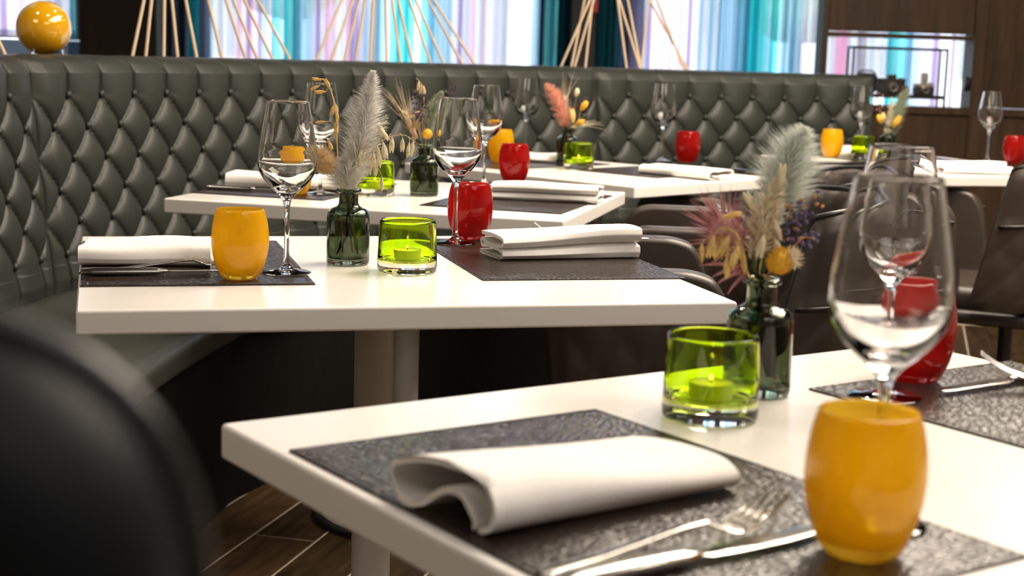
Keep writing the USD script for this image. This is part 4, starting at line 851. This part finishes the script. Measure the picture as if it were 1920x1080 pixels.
f.stem([f.L(1432, 515)], .0012, 'straw'); c = f.L(1462, 490); f.spiky(c, f.L(1495, 480)-f.L(1440, 500), .024, .0115, 'yellow_button', 420, .0035, .0006); f.spiky(f.L(1484, 484), f.L(1495, 480)-f.L(1440, 500), .010, .008, 'cream_plume', 160, .006, .0005)
f = Flower('1', 'oat_stalk', 'pale oat husks beside the cream plume, nearest vase', 'dried flower', (1460, 385), depth=-.01, seed=48)
f.stem([f.L(1424, 510), f.L(1440, 440), f.L(1456, 400)], .0008, 'straw')
f.oats([((1452, 405), (1450, 410), (14, 40)), ((1450, 412), (1462, 350), (6, -40)), ((1440, 440), (1432, 440), (-8, 36)), ((1445, 430), (1450, 440), (10, 30)), ((1452, 405), (1455, 365), (14, -40)), ((1432, 470), (1412, 395), (-16, -40))], 'oat_pale', .022)
f = Flower('1', 'foliage_sprig', 'dark green stems bunched in the neck of the nearest vase', 'dried flower', (1425, 470), depth=-.004, seed=49)
for i in range(5): f.stem([f.L(1402+i*10, 500), f.L(1400+i*13, 470)], .0022, 'stem_green' if i % 2 else 'stem_dark')

# ------------------------------------------------------------------ chairs
def quilt(a, z, p=.085, q=.11):
    u, v = a/p + z/q, a/p - z/q; return np.minimum(np.abs(np.sin(PI*u)), np.abs(np.sin(PI*v)))**.5
def build_chair(loc, rz):
    t = thing('dining_chair', loc, rz, cat='chair')
    obj('seat', rbox(-.36, .10, -.195, .195, .415, .485, .03, 20), MAT['brown_leather'], t, 40)
    sh = rbox(-.33, .10, -.215, .215, .385, .425, .018, 16); obj('seat_shell', sh, MAT['dark_leather'], t, 40)
    # wrap-around back
    R = .13; pl = [(-.055, -.230)] + [(-.04, -.234), (-.02, -.237)] + [(-.010+R*math.sin(a), -.107-R*math.cos(a)) for a in np.linspace(0, PI/2, 9)] + [(.122, 0)]
    pl = np.array(pl + [(x, -y) for x, y in pl[-2::-1]]); path = cspl(pl, 72); d = np.r_[0, np.cumsum(np.linalg.norm(np.diff(path, axis=0), axis=1))]
    tn = np.gradient(path, axis=0); tn /= np.linalg.norm(tn, axis=1, keepdims=True); nn = np.stack([tn[:, 1], -tn[:, 0]], 1)
    frac = d/d[-1]; endw = np.clip(1-np.minimum(frac, 1-frac)/.24, 0, 1)
    def surf(side, nz=26):
        zs = np.linspace(0, 1, nz); P = np.zeros((len(path), nz, 3))
        for i in range(len(path)):
            zt = .820 - .018*endw[i]**2; zz = .43 + zs*(zt-.43); e = endw[i]
            th = .022*np.sqrt(np.clip(1-((zs-.5)/.5)**8, .02, 1))*(1-.55*e**6)
            dsp = .006*quilt(d[i], zz)*((zz < .665) if side > 0 else (zz > .45))*min(1, 6*(1-e)+.05)
            off = side*(th + dsp*1.0)
            xr = path[i, 0] + (zz-.5)*.10 + e**2*(zz-.5)*.13; P[i, :, 0] = xr + nn[i, 0]*off; P[i, :, 1] = path[i, 1] + nn[i, 1]*off; P[i, :, 2] = zz
        return P
    O, I = surf(1), surf(-1); P = np.concatenate([O, I[:, ::-1]], 1); P = np.concatenate([P, P[:, :1]], 1)
    m = grid(P); v = list(m.vertices); fc = list(m.faces); nv = P.shape[1]
    for i, flip in ((0, 1), (len(path)-1, 0)):
        c = len(v); v.append(P[i].mean(0)); b = i*nv
        for j in range(nv-1): qd = (b+j, b+j+1, c); fc.append(qd[::-1] if flip else qd)
    obj('backrest', trimesh.Trimesh(np.array(v), np.array(fc), process=False), MAT['brown_leather'], t, 45)
    rim = (O[:, -1]+I[:, -1])/2 + np.array([0, 0, .002]); e0 = ((O[0]+I[0])/2)[2:], ((O[-1]+I[-1])/2)[2:]
    obj('rim_piping', tube(np.vstack([e0[0], rim[1:-1], e0[1][::-1]]), .006, 8), MAT['black_piping'], t, True)
    j = int(np.argmin(np.abs(O[36, :, 2]-.665))); obj('seam_piping', tube(O[2:-2, j] + np.c_[nn[2:-2]*.001, np.zeros(68)], .0045, 8), MAT['black_piping'], t, True)
    # arms
    prof = [(-.12, .40), (-.10, .47), (-.105, .56), (-.12, .66), (-.15, .702), (-.20, .712), (-.36, .712), (-.405, .700), (-.425, .66), (-.415, .55), (-.37, .40)]
    pr = spl(prof + [prof[0]], 5)[:-1]; cen = np.array([-.26, .56])
    for s in (-1, 1):
        rings = []
        for y, k in ((-.030, .93), (-.026, .975), (-.018, 1.0), (.018, 1.0), (.026, .975), (.030, .93)):
            q = cen + (pr-cen)*k; rings.append(np.stack([q[:, 0], np.full(len(q), s*.237+y), q[:, 1]], 1))
        arm = loft(rings); trimesh.repair.fix_normals(arm); ao = obj('arm', arm, MAT['brown_leather'], t, 40)
        xs = np.linspace(-.40, -.125, 40); zs = np.linspace(.43, .655, 18); Xg, Zg = np.meshgrid(xs, zs, indexing='ij')
        Q = np.stack([Xg, s*(.2665 + .005*quilt(Xg, Zg)*np.minimum(1, np.minimum(Xg+.40, -.125-Xg)*60)*np.minimum(1, (.655-Zg)*60)), Zg], -1)
        if s > 0: Q = Q[::-1]
        obj('quilted_panel', grid(Q), MAT['brown_leather'], ao, True)
        obj('arm_piping', tube([(-.415, s*.268, .66), (-.3, s*.269, .66), (-.118, s*.268, .66)], .0045, 8), MAT['black_piping'], ao, True)
    obj('pedestal', lathe([(0, .01), (.019, .01), (.019, .386), (0, .386)], 24), MAT['black_metal'], t)
    obj('base', lathe(spl([(0, 0), (.2, 0), (.215, .003), (.21, .009), (.1, .014), (.03, .02), (0, .02)], 3), 48), MAT['black_metal'], t, 40); return t
chair = Maker(build_chair)
chair((.485, 2.72, 0), math.radians(-2), 'brown leather armchair drawn up to the right end of the middle table')
chair((.665, 3.34, 0), math.radians(-6), 'brown leather armchair at the right end of the third table, behind the thick napkin')
chair((.80, 3.86, 0), math.radians(-46), 'dark armchair seen from behind at the fourth table, right of the plumes')
chair((1.365, 4.13, 0), math.radians(-25), 'dark quilted armchair on a black pedestal at the right edge')

# ------------------------------------------------------------------ near seat back, out of focus
ns = thing('high_back_chair', (-.285, .26, 0), math.radians(8), label='dark blue black leather seat back, blurred, in the bottom left corner', cat='chair')
prof = Polygon([(-.22, .40), (.225, .40), (.225, .972), (.21, .992), (.18, 1.003), (.12, 1.008), (-.12, 1.008), (-.19, 1.0), (-.22, .965)]).buffer(-.05).buffer(.05, quad_segs=10)
pc = np.array(prof.exterior.coords)[:-1]; cen = pc.mean(0); rings = []
for y, k in [(-.035+.035*(1-math.cos(a)) if a <= PI/2 else .035-.035*(1-math.cos(PI-a)), 1-.10*(1-math.sin(a))) for a in np.linspace(.05, PI-.05, 14)]:
    q = cen + (pc-cen)*np.array([k, k]); rings.append(np.stack([q[:, 0], np.full(len(q), y), q[:, 1]], 1))
bk = loft(rings); trimesh.repair.fix_normals(bk); obj('backrest', bk, MAT['blue_black_leather'], ns, 50)
obj('edge_piping', tube(np.stack([pc[:, 0]*1.003, np.zeros(len(pc))-.001, (pc[:, 1]-cen[1])*1.003+cen[1]], 1), .0035, 8, False), MAT['black_piping'], ns, True)
obj('seat', rbox(-.22, .22, .03, .42, .40, .48, .03, 16), MAT['blue_black_leather'], ns, 40)
for sx in (-.19, .19):
    for sy in (0, .38): obj('leg', lathe([(0, 0), (.012, 0), (.016, .41), (0, .41)], 16).apply_translation((sx, sy, 0)), MAT['black_metal'], ns)

# ------------------------------------------------------------------ repeats carry the name of their set
GROUPS = dict(wine_glass='wine glasses on the set tables', orange_tumbler='orange tumblers on the set tables', red_tumbler='red tumblers on the set tables', candle_holder='green candle holders on the set tables',
              tealight='tealights in the green holders', bottle_vase='bottle vases on the set tables', placemat='dark placemats on the set tables', napkin='folded white napkins', fork='steel forks', knife='steel knives',
              dining_chair='brown leather armchairs', dining_table='white dining tables', cord_fan='cord fans behind the banquette', drape='opaque drapes at the windows', sheer_curtain='striped sheer curtains',
              vintage_camera='vintage cameras in the display case', street_tree='trees across the street')
import re
for pr in stage.GetPrimAtPath('/World').GetChildren():
    g = GROUPS.get(re.sub(r'_[0-9]{3}$', '', pr.GetName()))
    if g: pr.SetCustomDataByKey('group', g)
    elif pr.GetCustomDataByKey('category') == 'dried flower':
        key = min(VASES, key=lambda k: np.linalg.norm(np.array(pr.GetAttribute('xformOp:translate').Get())[:2]-VASES[k][:2]))
        pr.SetCustomDataByKey('group', 'dried flowers in the %s vase' % {'1': 'nearest', '2': 'middle table', '3': 'third table', '4': 'fourth table', '5': 'farthest'}[key])
